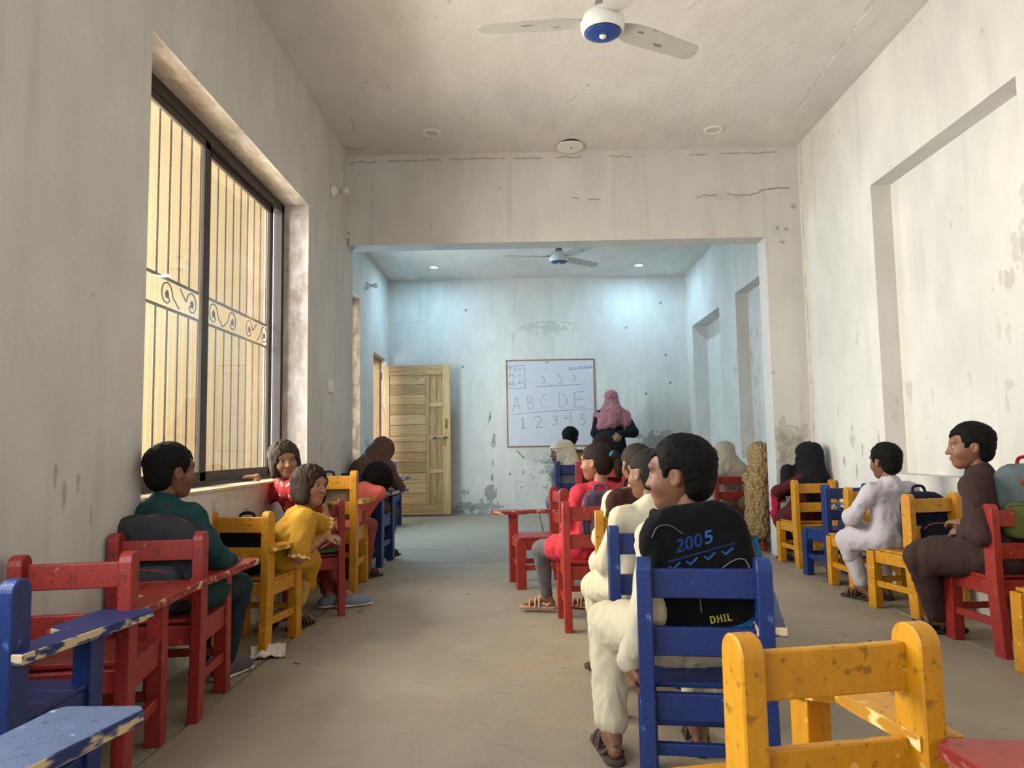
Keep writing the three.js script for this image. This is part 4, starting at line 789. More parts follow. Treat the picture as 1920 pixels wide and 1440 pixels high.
  if (o.gown) garment('gown', o.gown.list.map(([a, b, ra, rb]) => [L(a), L(b), ra, rb]), o.gown.mat, 0.008, 0.05);
  if (o.scarf) {
    const C = o.scarf, list = [...(C.list ?? []).map(([a, b, ra, rb]) => [L(a), L(b), ra, rb]), [hp(0, -0.06, 0.02), NB.clone().add(V(0, -0.01, 0)), 0.068 * hs, 0.085 * s], [SC.clone().addScaledVector(srt, 0.02), SH_[0].clone().add(V(0, -0.02, 0)), 0.066 * s, 0.056 * s], [SC.clone().addScaledVector(srt, -0.02), SH_[1].clone().add(V(0, -0.02, 0)), 0.066 * s, 0.056 * s]];
    if (!C.bare) list.push([SC.clone().addScaledVector(sfw, 0.02), SC.clone().addScaledVector(sfw, 0.045).add(V(0, -0.10 * s, 0)), 0.075 * s, 0.055 * s], [SC.clone().addScaledVector(sfw, -0.02), SC.clone().addScaledVector(sfw, -0.035).add(V(0, -0.12 * s, 0)), 0.075 * s, 0.06 * s]);
    const use = C.headOnly ? (C.list ?? []).map(([a, b, ra, rb]) => [L(a), L(b), ra, rb]) : list;
    const hood = inHead((x, y, z) => smin(skull(x, y, z, C.thick ?? 0.014), ell(x, y, z, 0, -0.045, -0.008, 0.072, 0.075, 0.080), 0.04));
    const face = inHead(C.veil ? (x, y, z) => ell(x, y, z, 0, 0.004, -0.11, 0.054, 0.013, 0.06) : (x, y, z) => ell(x, y, z, 0, C.fy ?? -0.022, -0.105, C.fw ?? 0.050, 0.074, 0.075));
    const [lo, hi] = boundsOf([...use, [HC, HC, 0.14 * hs, 0.14 * hs]], 0.03), cf = use.length ? caps(use, 0.05) : () => 1e3, n = folds(C.fold ?? 0.006, sd + 3, C.ff ?? 20);
    mesh('headscarf', surfaceNet((x, y, z) => smax(smin(hood(x, y, z), cf(x, y, z), 0.035) + n(x, y, z), -face(x, y, z), 0.008), lo, hi, 0.0075 * q), C.mat, root);
  }
  // --- footwear
  if (o.shoes) for (const i of [0, 1]) {
    const k = toe[i], a = AN[i].clone().addScaledVector(k, -0.030 * s).setY(AN[i].y - 0.058), b = FT[i].clone().addScaledVector(k, 0.022 * s).setY(FT[i].y - 0.0185), sh = o.shoes;
    if (sh.kind === 'closed') { const lst = [[a.clone().add(V(0, 0.020, 0)), b.clone().add(V(0, 0.012, 0)), 0.032 * s, 0.026 * s], [AN[i].clone().add(V(0, -0.02, 0)), FT[i], 0.033 * s, 0.024 * s]]; const sm = garment('shoe', lst, sh.mat, 0.001, 0.02); const so = [[a, b, 0.034 * s, 0.028 * s]], y0 = Math.min(a.y, b.y); garment('sole', so, sh.sole ?? std(0xd8d2c8, 0.7), 0, 0.01, (x, y, z) => Math.abs(y - y0 - 0.004) - 0.009); continue; }
    const y0 = Math.min(a.y, b.y), lst = [[a, b, 0.030 * s, 0.034 * s]];
    const sole = garment('sandal', lst, sh.sole ?? sh.mat, 0, 0.01, (x, y, z) => Math.abs(y - y0 + 0.001) - 0.009);
    const r = V(0, 1, 0).cross(k).normalize();
    const strap = (t, w, hgt) => { const c = a.clone().lerp(b, t); mesh('strap', tube([-1, -0.7, 0, 0.7, 1].map((u) => c.clone().addScaledVector(r, u * w * s).setY(y0 + 0.004 + hgt * s * Math.sqrt(Math.max(0, 1 - u * u)))), 0.0055 * s, 16, 6), sh.mat, sole); };
    strap(0.58, 0.034, 0.046); strap(0.78, 0.035, 0.038); if (sh.kind === 'strappy') { strap(0.44, 0.032, 0.058); }
    const hb = AN[i].clone().setY(y0); mesh('strap', tube([hb.clone().addScaledVector(r, 0.030 * s).add(V(0, 0.01, 0)), hb.clone().addScaledVector(k, -0.038 * s).add(V(0, 0.04 * s, 0)), hb.clone().addScaledVector(r, -0.030 * s).add(V(0, 0.01, 0))], 0.0055 * s, 16, 6), sh.mat, sole);
  }
  if (o.more) o.more({ root, L, hp, HC, HM, hs, NB, SC, SH_, EL, WR, srt, sfw, garment, base });
  return root;
}

// ------------------------------------------------------------------ the people
const sandal = (c, kind = 'strappy') => ({ kind, mat: std(c, 0.7), sole: std(new THREE.Color(c).multiplyScalar(0.7), 0.8) });
const cream = cloth(0xc6bda2), white = cloth(0xd6d4cc), lilac = cloth(0xb9b3bb), teal = cloth(0x17393a), brownT = cloth(0x3e2c2a), maroon = cloth(0x4a1a20), blackC = cloth(0x131318);
const GRP = 'children seated on the writing chairs';

// the big child with the black backpack
person({
  label: 'seated child in cream tunic wearing a black backpack, looking aside', group: GRP, q: 0.85,
  P: [0.452, 0.395, -2.085], yaw: 4, sy: 14, head: [0.436, 0.838, -2.09], hyaw: 60, hs: 0.97, s: 1.06, hair: 'short', skin: 0x8c5d40,
  wr: [[0.54, 0.44, -2.27], [0.268, 0.345, -2.03]], ep: [[0.1, -1, 0.8], [0.05, -0.3, 1]], shw: 0.108, hd: [null, [0.1, -0.55, 0.05]], hu: [null, [-1, 0.1, 0.1]], curl: [0.6, 0.9],
  an: [[0.515, 0.068, -2.33], [0.246, 0.068, -2.27]], kp: [null, [-0.35, 0.75, -1]], toe: [-5, 8], leg: 0.30,
  top: { mat: cream, collar: true, skirt: 0.75, drop: 0.06, fold: 0.0035, wide: 1.1 }, legs: { mat: cream, wide: 1.15, hem: 0.040, len: 0.86, fold: 0.0045 }, shoes: sandal(0x4a3a30), face: true,
});
person({
  label: 'seated child in white tunic ahead of the black backpack wearer', group: GRP,
  P: [0.445, 0.395, -2.82], yaw: 12, head: [0.470, 0.812, -2.82], hyaw: 34, hroll: -4, hs: 0.90, hair: 'crop', hairMat: hairMat(0x1e1a17), skin: 0x8a5c40,
  wr: [[0.56, 0.44, -3.0], [0.34, 0.42, -2.98]], an: [[0.52, 0.068, -3.06], [0.32, 0.068, -3.06]],
  top: { mat: cream, collar: true, skirt: 0.85, drop: 0.12, fold: 0.0045, wide: 1.25 }, legs: { mat: cream, wide: 1.2 }, shoes: sandal(0x4a3a30),
});
person({
  label: 'seated child with shaved hair wearing a brown backpack over cream', group: GRP, q: 1.15,
  P: [0.475, 0.395, -3.43], yaw: 0, head: [0.520, 0.832, -3.43], hyaw: 14, hs: 0.92, hair: 'crop', hairMat: hairMat(0x2a241f), skin: 0x8a5c40,
  top: { mat: cream, collar: true, skirt: 0.8, wide: 1.2 }, legs: { mat: cream, wide: 1.2 }, shoes: sandal(0x4a3a30),
});
// girl with the blue hair tie
const rose = cloth(0xb8323f), greyLeg = cloth(0x5c5a5e), tanSandal = sandal(0xc79c7c);
person({
  label: 'seated girl in rose-red dress with blue hair tie and grey leggings', group: GRP,
  P: [0.350, 0.395, -3.985], yaw: 18, sy: 14, head: [0.388, 0.836, -3.975], hyaw: 56, hs: 0.93, hair: 'tied', hairMat: hairMat(0x1d1512), skin: 0x9a6848, face: true,
  wr: [[0.44, 0.46, -4.14], [0.24, 0.43, -4.13]], an: [[0.36, 0.075, -4.28], [0.115, 0.085, -4.235]], kp: [null, [-1, 0.8, -0.6]], toe: [60, 78], leg: 0.285,
  top: { name: 'dress', mat: rose, skirt: 0.62, fold: 0.005 }, legs: { mat: greyLeg, wide: 1.0, hem: 0.034, len: 0.92 }, shoes: tanSandal,
  more: ({ root, hp, hs }) => { mesh('hair_tie', new THREE.TorusGeometry(0.021 * hs, 0.010 * hs, 10, 20).rotateX(0.5).rotateY(56 * D2R).translate(...hp(0, 0.036, 0.098).toArray()), std(0x1f7fb0, 0.5), root); },
});
person({
  label: 'seated child in maroon with long dark hair ahead of the rose-dressed girl', group: GRP, q: 1.5,
  P: [0.625, 0.475, -5.96], yaw: 0, head: [0.640, 0.905, -5.96], hyaw: -6, hs: 1.05, s: 1.12, hair: 'long', hairMat: hairMat(0x1c1412), skin: 0x8a5c40,
  top: { name: 'dress', mat: maroon, skirt: 0.8, drop: 0.15 }, legs: { mat: maroon }, shoes: sandal(0x3a2c26),
});
// child in the white headcloth, turned to look back
person({
  label: 'seated child in white headcloth turning to look back from blue chair', group: GRP, q: 1.5,
  P: [0.47, 0.455, -7.2], yaw: 20, sy: 40, head: [0.352, 0.862, -7.16], hyaw: 112, hs: 1.02, s: 1.12, skin: 0x7a4e36, face: true, gaze: [0.25, 0],
  top: { mat: cloth(0x8e9498), skirt: 0.8 }, legs: { mat: cloth(0x6f7780) }, shoes: sandal(0x3a2c26), hair: 'crop',
  scarf: { mat: cloth(0xcdc5b2), headOnly: true, thick: 0.016, fw: 0.062, fy: -0.035, fold: 0.005, list: [[[0.40, 0.90, -7.17], [0.45, 0.74, -7.12], 0.075, 0.085], [[0.42, 0.90, -7.20], [0.44, 0.78, -7.2], 0.07, 0.08]] },
  more: ({ root, hp }) => { mesh('headcloth_cord', tube(Array.from({ length: 20 }, (_, i) => { const a = i / 20 * Math.PI * 2; return hp(0.090 * Math.cos(a), 0.052 + 0.006 * Math.sin(a), 0.008 + 0.108 * Math.sin(a)); }), 0.008, 40, 8, true), cloth(0xd8d0bc), root); },
});
person({
  label: 'child with thick black hair seated closest to the whiteboard', group: GRP, q: 1.5,
  P: [0.51, 0.535, -7.92], yaw: 0, head: [0.502, 1.014, -7.93], hyaw: -12, hs: 1.05, s: 1.12, hair: 'short', hairMat: hairMat(0x0c0d12), skin: 0x7a4e36,
  top: { mat: cloth(0x5a3a34), collar: true, skirt: 0.7 }, legs: { mat: cloth(0x4a4440) }, shoes: sandal(0x3a2c26),
});
// the covered children by the niched wall
person({
  label: 'seated child wrapped in a pale beige headscarf beside the far niche', group: GRP, q: 1.5,
  P: [1.97, 0.395, -7.23], yaw: 25, sy: 35, head: [1.935, 0.832, -7.22], hyaw: 72, hs: 0.98, s: 1.05, skin: 0x7a4e36, face: true, hair: 'crop',
  top: { mat: cloth(0xa79c8a), skirt: 0.8, drop: 0.1 }, legs: { mat: cloth(0x6a6055) }, shoes: sandal(0x3a2c26),
  scarf: { mat: cloth(0xa89e8e), thick: 0.018, list: [[[1.95, 0.78, -7.2], [2.06, 0.66, -7.16], 0.085, 0.09], [[1.95, 0.74, -7.2], [1.90, 0.60, -7.22], 0.10, 0.10]] },
});
const dotT = dataTex(256, 256, (i, j) => { const x = i % 32 - 16 + ((Math.floor(j / 32) % 2) * 16 - 8), xx = ((i + (Math.floor(j / 32) % 2) * 16) % 32) - 16, y = j % 32 - 16, d = Math.hypot(xx, y), n = 1 + 0.2 * nz.noise(i * 0.2, j * 0.2, 3); return d < 5 ? [206, 186, 140] : [148 * n, 124 * n, 84 * n]; }); dotT.repeat.set(4, 4);
person({
  label: 'seated child under a long gold dotted shawl behind the pier', group: GRP, q: 1.3,
  P: [2.165, 0.395, -6.70], yaw: 6, head: [2.080, 0.818, -6.62], hyaw: 20, hs: 0.98, s: 1.05, skin: 0x7a4e36,
  top: { mat: cloth(0x6a5636), skirt: 0.8 }, legs: { mat: cloth(0x4a3c30) }, shoes: sandal(0x3a2c26),
  scarf: { mat: new THREE.MeshStandardMaterial({ map: dotT, roughness: 0.9, bumpMap: weaveBump, bumpScale: 0.0006 }), thick: 0.018, fold: 0.012, ff: 24, list: [[[2.085, 0.80, -6.60], [2.0, 0.52, -6.50], 0.075, 0.072], [[2.0, 0.55, -6.50], [1.975, 0.20, -6.47], 0.072, 0.085], [[2.07, 0.78, -6.56], [2.04, 0.45, -6.49], 0.07, 0.065], [[2.04, 0.5, -6.48], [2.03, 0.17, -6.45], 0.06, 0.062]] },
});
person({
  label: 'seated child in black headscarf and maroon dress, close by the pier', group: GRP, q: 1.2,
  P: [2.15, 0.395, -5.79], yaw: 12, sy: 16, leg: 0.235, head: [2.20, 0.808, -5.79], hyaw: 48, hs: 0.98, s: 1.05, skin: 0x9a6c52, face: true,
  shw: 0.092, an: [[2.22, 0.068, -5.95], [2.10, 0.068, -5.95]], wr: [[2.2, 0.46, -5.98], [2.03, 0.50, -5.93]], ep: [null, [-1, -0.1, 0.5]],
  top: { name: 'dress', mat: maroon, skirt: 0.8, drop: 0.1 }, legs: { mat: maroon }, shoes: sandal(0x3a2c26),
  scarf: { mat: blackC, thick: 0.016, fold: 0.006, list: [[[2.23, 0.84, -5.80], [2.235, 0.60, -5.74], 0.08, 0.075], [[2.21, 0.75, -5.8], [2.19, 0.55, -5.77], 0.085, 0.09], [[2.06, 0.70, -5.84], [2.045, 0.56, -5.84], 0.055, 0.052]] },
});
person({
  label: 'seated child in pale lilac tunic beside the navy bag', group: GRP,
  P: [2.045, 0.395, -4.22], yaw: 14, sy: 10, head: [2.030, 0.808, -4.21], hyaw: 18, hs: 0.93, hair: 'short', skin: 0x7e5238,
  wr: [[2.13, 0.44, -4.38], [1.925, 0.45, -4.36]], an: [[2.11, 0.068, -4.46], [1.975, 0.068, -4.44]], ep: [null, [-1, -0.4, 0.5]],
  top: { mat: lilac, collar: true, skirt: 0.85, drop: 0.10, fold: 0.0045, wide: 1.2 }, legs: { mat: lilac, wide: 1.2, len: 0.85 }, shoes: sandal(0x3a2a22),
});
person({
  label: 'seated child in dark brown tunic, side on, with red-strapped bag', group: GRP, q: 0.95,
  P: [2.155, 0.395, -3.44], yaw: 55, sy: 42, head: [2.068, 0.892, -3.47], hyaw: 66, hs: 0.98, s: 1.16, hair: 'short', skin: 0x96664a, face: true,
  shw: 0.108, ep: [[-0.1, -1, 0.1], null], wr: [[2.12, 0.52, -3.64], [2.025, 0.50, -3.49]], curl: [0.6, 0.5], an: [[2.06, 0.070, -3.70], [1.975, 0.070, -3.665]], kp: [[-1, 0.6, -0.6], [-1, 0.6, -0.5]], toe: [70, 75], leg: 0.28,
  top: { mat: brownT, collar: true, skirt: 0.85, drop: 0.05, fold: 0.004, wide: 1.1 }, legs: { mat: brownT, wide: 1.15, len: 0.9, fold: 0.0045 }, shoes: sandal(0x2c2826),
});
// window side
person({
  label: 'seated child in dark teal shirt with a round mop of black hair', group: GRP, q: 0.9,
  P: [-1.31, 0.395, -2.815], yaw: -4, head: [-1.362, 0.850, -2.85], hyaw: -34, hs: 0.97, s: 1.06, hair: 'short', skin: 0x7c5036, face: true,
  shw: 0.104, ep: [null, [0.4, -1, 0.3]], wr: [[-1.17, 0.49, -2.98], [-1.38, 0.45, -2.98]], kp: [null, [0.1, 0.75, -1]], an: [[-1.235, 0.068, -3.09], [-1.345, 0.068, -3.10]], toe: [-20, 5],
  top: { mat: teal, collar: true, sleeve: 0.95, skirt: 0.35 }, legs: { mat: cloth(0x1c2a34), len: 0.92 }, shoes: { kind: 'closed', mat: std(0x4a4450, 0.8) },
});
const mustard = cloth(0xb2862a);
person({
  label: 'girl in mustard yellow dress leaning over her chair arm, looking round', group: GRP, q: 0.9, hq: 0.9,
  P: [-1.265, 0.395, -3.70], yaw: -6, sy: -62, head: [-1.092, 0.742, -3.775], hyaw: -112, hpitch: 2, hroll: 6, hs: 0.96, hair: 'bob', hairMat: BROWNHAIR, skin: 0xb07c5c, face: true, gaze: [0.15, 0],
  wr: [[-0.985, 0.497, -3.69], [-1.10, 0.64, -4.06]], ep: [[-0.5, -1, 0.5], [0.6, -0.4, -0.3]], hd: [[0.9, -0.12, -0.1], [0.3, -0.2, -0.9]], curl: [0.9, 0.9],
  an: [[-1.20, 0.068, -3.90], [-1.33, 0.068, -3.86]],
  top: { name: 'dress', mat: mustard, sleeve: 0.42, puff: 0.012, skirt: 0.9, drop: 0.12, fold: 0.005, cuff: cloth(0xd8b878) }, legs: { mat: cloth(0xb49a5a), len: 0.7 }, shoes: sandal(0x2c2420),
});
const polkaT = dataTex(256, 256, (i, j) => { const y = j % 64 - 32, x = ((i + (Math.floor(j / 64) % 2) * 32) % 64) - 32; return Math.hypot(x, y) < 9 ? [226, 206, 200] : [176, 32, 34]; }); polkaT.repeat.set(4.5, 4.5);
person({
  label: 'girl in red polka-dot dress with elbow on the window sill', group: GRP, q: 0.95,
  P: [-1.235, 0.395, -4.36], yaw: 40, sy: 120, head: [-1.352, 0.872, -4.17], hyaw: -148, hpitch: -3, hroll: -8, hs: 0.97, s: 1.06, hair: 'bob', hairMat: DUSTHAIR, skin: 0xb08060, face: true, gaze: [-0.1, 0],
  wr: [[-1.55, 0.775, -4.30], [-1.255, 0.60, -4.12]], ep: [[-0.2, -0.8, 0.4], [0.7, -1, 0.3]], hd: [[-0.9, 0, 0.2], [-0.2, -0.3, -0.8]], curl: [0.5, 1.0], shrug: [0.01, 0],
  an: [[-1.16, 0.068, -4.42], [-1.06, 0.068, -4.42]], toe: [-60, -60],
  top: { name: 'dress', mat: new THREE.MeshStandardMaterial({ map: polkaT, roughness: 0.9 }), sleeve: 0.35, puff: 0.006, skirt: 0.8, drop: 0.08 }, legs: { mat: cloth(0x8a3a34), len: 0.85 }, shoes: { kind: 'closed', mat: std(0x6e8796, 0.7) },
});
person({
  label: 'child in coral shirt slumped face down on the tall yellow chair', group: GRP, q: 1.2,
  P: [-1.31, 0.475, -5.13], yaw: -18, sy: -30, head: [-1.080, 0.700, -5.44], hyaw: -30, hpitch: -62, hs: 1.02, s: 1.1, hair: 'curly', skin: 0x8a5c40,
  wr: [[-1.06, 0.600, -5.36], [-1.18, 0.600, -5.50]], ep: [[-0.2, -0.5, 1], [-0.8, 0, -0.2]], hd: [[0.5, -0.1, -0.9], [0.6, 0, -0.6]],
  top: { mat: cloth(0xd5695e), sleeve: 0.95, skirt: 0.3 }, legs: { mat: cloth(0x8a4a44) }, shoes: sandal(0x3a2c26),
});
person({
  label: 'child in brown headscarf bent over the tall blue chair', group: GRP, q: 1.3,
  P: [-1.31, 0.475, -6.14], yaw: -12, sy: -18, head: [-1.215, 0.905, -6.36], hyaw: -30, hpitch: -48, hs: 1.05, s: 1.12, skin: 0x8a5c40,
  wr: [[-1.075, 0.600, -6.46], [-1.23, 0.60, -6.55]], top: { name: 'dress', mat: cloth(0x5e4a42), skirt: 0.8, drop: 0.1 }, legs: { mat: cloth(0x3a4654) }, shoes: sandal(0x3a2c26),
  scarf: { mat: cloth(0x5c453c), thick: 0.014, fold: 0.007, list: [[[-1.24, 0.88, -6.30], [-1.33, 0.72, -6.12], 0.10, 0.10], [[-1.33, 0.75, -6.12], [-1.36, 0.62, -6.06], 0.10, 0.085], [[-1.22, 0.80, -6.34], [-1.16, 0.66, -6.38], 0.07, 0.055]] },
  more: ({ root, hp }) => mesh('headband', tube([-1, -0.6, 0, 0.6, 1].map((t) => hp(t * 0.078, 0.075 - 0.03 * t * t, -0.062 + 0.05 * t * t)), 0.014, 20, 8), blackC, root),
});
// the teacher
{
  const pink = cloth(0xa06a70), tx = 1.19, tz = -9.9;
  person({
    label: 'standing teacher in dusty pink veil and black gown, hands clasped', group: undefined, q: 1.5,
    P: [tx, 0.86, tz], yaw: 178, sy: 178, head: [tx - 0.005, 1.545, tz + 0.0], hyaw: 178, hs: 1.06, s: 1.5, shw: 0.112, skin: 0xa87860, face: true, leg: 0.28,
    wr: [[tx - 0.015, 1.075, tz + 0.21], [tx + 0.055, 1.070, tz + 0.21]], ep: [[-1, -0.4, -0.3], [1, -0.4, -0.3]], hd: [[0.7, -0.45, 0.4], [-0.7, -0.45, 0.4]], hu: [[0, 0.4, 1], [0, 0.4, 1]], curl: [0.9, 0.9],
    an: [[tx - 0.08, 0.07, tz], [tx + 0.08, 0.07, tz]], kp: [[0, 0, 1], [0, 0, 1]], toe: [170, 186],
    top: { mat: blackC, wide: 1.25, sleeve: 0.98 }, shoes: { kind: 'closed', mat: std(0x1a1614, 0.6), sole: std(0x1a1614, 0.7) },
    gown: { mat: blackC, list: [[[tx, 1.15, tz], [tx, 0.85, tz], 0.13, 0.155], [[tx - 0.05, 0.85, tz], [tx - 0.1, 0.16, tz], 0.13, 0.15], [[tx + 0.05, 0.85, tz], [tx + 0.1, 0.16, tz], 0.13, 0.15], [[tx, 0.85, tz + 0.02], [tx, 0.16, tz + 0.03], 0.13, 0.15]] },
    scarf: { mat: pink, veil: true, thick: 0.014, fold: 0.009, ff: 14, list: [[[tx, 1.42, tz + 0.02], [tx - 0.02, 1.24, tz + 0.10], 0.115, 0.10], [[tx + 0.04, 1.36, tz + 0.06], [tx + 0.16, 1.24, tz + 0.06], 0.10, 0.085], [[tx - 0.04, 1.36, tz + 0.04], [tx - 0.20, 1.10, tz + 0.07], 0.10, 0.070], [[tx - 0.10, 1.24, tz + 0.08], [tx - 0.23, 1.04, tz + 0.06], 0.07, 0.045], [[tx, 1.38, tz - 0.04], [tx, 1.14, tz - 0.10], 0.12, 0.11]] },
  });
}

// ------------------------------------------------------------------ school bags
// local axes: x across, y up from the bottom, +z is the outer face
function bag(label, { w, h, d, at, yaw = 0, tilt = 0, roll = 0, mat, pocketMat, trim, strapMat, straps = true, cell = 0.009, pocket = true, handle = true, print }) {
  const b = thing('school_bag', label, 'school bag', at); b.rotation.set(tilt * D2R, yaw * D2R, roll * D2R, 'YXZ');
  const rb = (hx, hy, hz, rx, rz, cy, cz) => (x, y, z) => { const ax = Math.abs(x) - hx + rx, ay = Math.abs(y - cy) - hy + rx, d2 = Math.hypot(Math.max(ax, 0), Math.max(ay, 0)) + Math.min(Math.max(ax, ay), 0) - rx, az = Math.abs(z - cz) - hz; return Math.hypot(Math.max(d2 + rz, 0), Math.max(az + rz, 0)) + Math.min(Math.max(d2 + rz, az + rz), 0) - rz; };
  const n = folds(0.004, w * 90 + at[2] * 3, 18), main = rb(w / 2, h / 2, d / 2, Math.min(w, h) * 0.32, d * 0.35, h / 2, 0), f = (x, y, z) => main(x, y, z) + n(x, y, z);
  const g = surfaceNet(f, [-w / 2 - 0.03, -0.03, -d / 2 - 0.03], [w / 2 + 0.03, h + 0.03, d / 2 + 0.03], cell);
  { const p = g.attributes.position, uv = g.attributes.uv; for (let i = 0; i < p.count; i++) uv.setXY(i, p.getX(i) / w + 0.5, p.getY(i) / h); }
  const main_ = mesh('bag_body', g, print ?? mat, b);
  const loop = (s, yy, hh, zz, r) => tube([[-w / 2 * s, yy, zz], [-w / 2 * s, yy + hh * 0.6, zz], [-w / 2 * s * 0.72, yy + hh * 0.93, zz], [0, yy + hh, zz], [w / 2 * s * 0.72, yy + hh * 0.93, zz], [w / 2 * s, yy + hh * 0.6, zz], [w / 2 * s, yy, zz]], r, 40, 6);
  mesh('zip', loop(1.0, 0.05, h - 0.055, d * 0.22, 0.005), trim, b);
  if (pocket) { const pg = surfaceNet((x, y, z) => rb(w * 0.38, h * 0.23, 0.035, 0.05, 0.02, h * 0.29, d / 2 + 0.012)(x, y, z) + n(x, y, z) * 0.6, [-w / 2, 0, d / 2 - 0.06], [w / 2, h * 0.62, d / 2 + 0.08], cell); const pk = mesh('pocket', pg, pocketMat ?? mat, b); mesh('zip', tube([[-w * 0.33, h * 0.40, d / 2 + 0.044], [-w * 0.2, h * 0.47, d / 2 + 0.046], [w * 0.2, h * 0.47, d / 2 + 0.046], [w * 0.33, h * 0.40, d / 2 + 0.044]], 0.003, 30, 6), trim, pk); }
  if (handle) mesh('handle', tube([[-0.04, h - 0.01, -d * 0.25], [-0.03, h + 0.025, -d * 0.3], [0.03, h + 0.025, -d * 0.3], [0.04, h - 0.01, -d * 0.25]], 0.008, 20, 8), strapMat ?? trim, b);
  if (straps) for (const s of [-1, 1]) mesh('strap', tube([[s * w * 0.2, h - 0.02, -d / 2], [s * w * 0.26, h + 0.05, -d / 2 - 0.06], [s * w * 0.33, h * 0.80, -d / 2 - 0.20], [s * w * 0.37, h * 0.42, -d / 2 - 0.12], [s * w * 0.38, 0.06, -d / 2]], 0.014, 40, 8), strapMat ?? mat, b);
  return b;
}
const nyl = (c, r = 0.85) => new THREE.MeshPhysicalMaterial({ color: c, roughness: r, specularIntensity: 0.35, bumpMap: weaveBump, bumpScale: 0.0008 });
// black bag with blue lettering
{
  const cv = document.createElement('canvas'); cv.width = 512; cv.height = 640; const c = cv.getContext('2d');
  c.fillStyle = '#07080a'; c.fillRect(0, 0, 512, 640);
  c.save(); c.translate(256, 190); c.rotate(-0.13); c.font = 'italic bold 78px sans-serif'; c.textAlign = 'center'; c.fillStyle = '#16356a'; c.fillText('200', -36, 0); c.fillStyle = '#24609a'; c.fillText('5', 58, -2);
  c.strokeStyle = '#1c2f58'; c.lineWidth = 7; c.beginPath(); c.moveTo(-150, 26); c.lineTo(170, 26); c.stroke();
  c.strokeStyle = '#214f86'; c.lineWidth = 9; c.lineJoin = 'round'; for (let i = 0; i < 4; i++) { c.beginPath(); c.moveTo(-150 + i * 84, 44); c.lineTo(-136 + i * 84, 62); c.lineTo(-96 + i * 84, 42); c.stroke(); }
  c.restore(); c.fillStyle = '#b9b03a'; c.font = 'bold 44px sans-serif'; c.fillText('DHIL', 250, 520);
  c.strokeStyle = '#1d6f9a'; c.lineWidth = 34; c.beginPath(); c.moveTo(60, 520); c.quadraticCurveTo(250, 610, 470, 530); c.stroke();
  const t = new THREE.CanvasTexture(cv); t.colorSpace = THREE.SRGBColorSpace;
  const bb = bag('black school bag with blue lettering and blue trim, on the child back', { w: 0.285, h: 0.370, d: 0.115, at: [0.482, 0.395, -1.975], yaw: -6, tilt: -4, roll: 8, mat: nyl(0x0c0d11), print: new THREE.MeshPhysicalMaterial({ map: t, specularIntensity: 0.35, roughness: 0.85, bumpMap: weaveBump, bumpScale: 0.0008 }), pocketMat: nyl(0x0e0f12), trim: std(0x2a2e36, 0.4), strapMat: nyl(0x101216), pocket: false, cell: 0.007, straps: false, handle: false });
  mesh('side_panel', tube([[0.145, 0.05, 0.0], [0.150, 0.15, 0.0], [0.143, 0.26, 0.0]], 0.022, 20, 8), nyl(0x1b6488), bb); mesh('side_panel', tube([[-0.145, 0.05, 0.0], [-0.148, 0.13, 0.0], [-0.143, 0.20, 0.0]], 0.020, 20, 8), nyl(0x1b6488), bb);
  mesh('piping', tube([[-0.02, 0.10, 0.064], [-0.01, 0.15, 0.066], [0.08, 0.215, 0.066], [0.11, 0.215, 0.064], [0.12, 0.18, 0.062], [0.12, 0.10, 0.06]], 0.0016, 40, 6), std(0x6a6f78, 0.4), bb);
  mesh('piping', tube([[-0.11, 0.30, 0.062], [-0.09, 0.325, 0.062], [-0.06, 0.325, 0.062], [-0.03, 0.30, 0.063]], 0.0016, 24, 6), std(0x4a4f58, 0.4), bb);
  mesh('zip_pull', rbox(0.010, 0.045, 0.006, -0.142, 0.225, 0.04, 0.002), std(0xc8c8c8, 0.25, { metalness: 0.9 }), bb);
  for (const s of [-1, 1]) mesh('strap', tube([[s * 0.07, 0.355, -0.05], [s * 0.085, 0.36, -0.12], [s * 0.09, 0.32, -0.185]], 0.009, 24, 8), nyl(0x101216), bb);
}
bag('brown school bag with green piping on the shaven-headed child', { w: 0.25, h: 0.31, d: 0.10, at: [0.485, 0.43, -3.305], yaw: -3, mat: nyl(0x3a2018), pocketMat: nyl(0x3a3426), trim: std(0x6a7a3a, 0.5), strapMat: nyl(0x2a1a14), straps: false });
bag('purple school bag on the rose-dressed girl', { w: 0.22, h: 0.26, d: 0.08, at: [0.40, 0.43, -3.875], yaw: 12, mat: nyl(0x4a3c50), trim: std(0x6a5a70, 0.5), strapMat: nyl(0x6a586c), straps: false });
bag('grey school bag with red sides behind the teal-shirted child', { w: 0.34, h: 0.36, d: 0.13, at: [-1.362, 0.335, -2.735], yaw: 4, mat: nyl(0x35363a), pocketMat: nyl(0x3a3a40), trim: std(0x8a2422, 0.5), strapMat: nyl(0x35363a), straps: false });
bag('black school bag on the yellow chair behind the mustard-dressed girl', { w: 0.27, h: 0.26, d: 0.10, at: [-1.365, 0.335, -3.585], yaw: -6, tilt: -6, mat: nyl(0x121114), trim: std(0x55565c, 0.4), strapMat: nyl(0x1a1a1e), straps: false });
bag('beige and black school bag on the tall yellow chair', { w: 0.32, h: 0.34, d: 0.10, at: [-1.33, 0.405, -5.02], yaw: 2, mat: nyl(0x8c8068), pocketMat: nyl(0x8c8068), trim: std(0x17151a, 0.5), strapMat: nyl(0x17151a), straps: false });
bag('navy school bag hung between the lilac-clad child and chair back', { w: 0.255, h: 0.31, d: 0.10, at: [2.155, 0.335, -4.075], yaw: 13, mat: nyl(0x161c33), pocketMat: nyl(0x14161f), trim: std(0x8a4a5a, 0.5), strapMat: nyl(0x1a2038), straps: false });
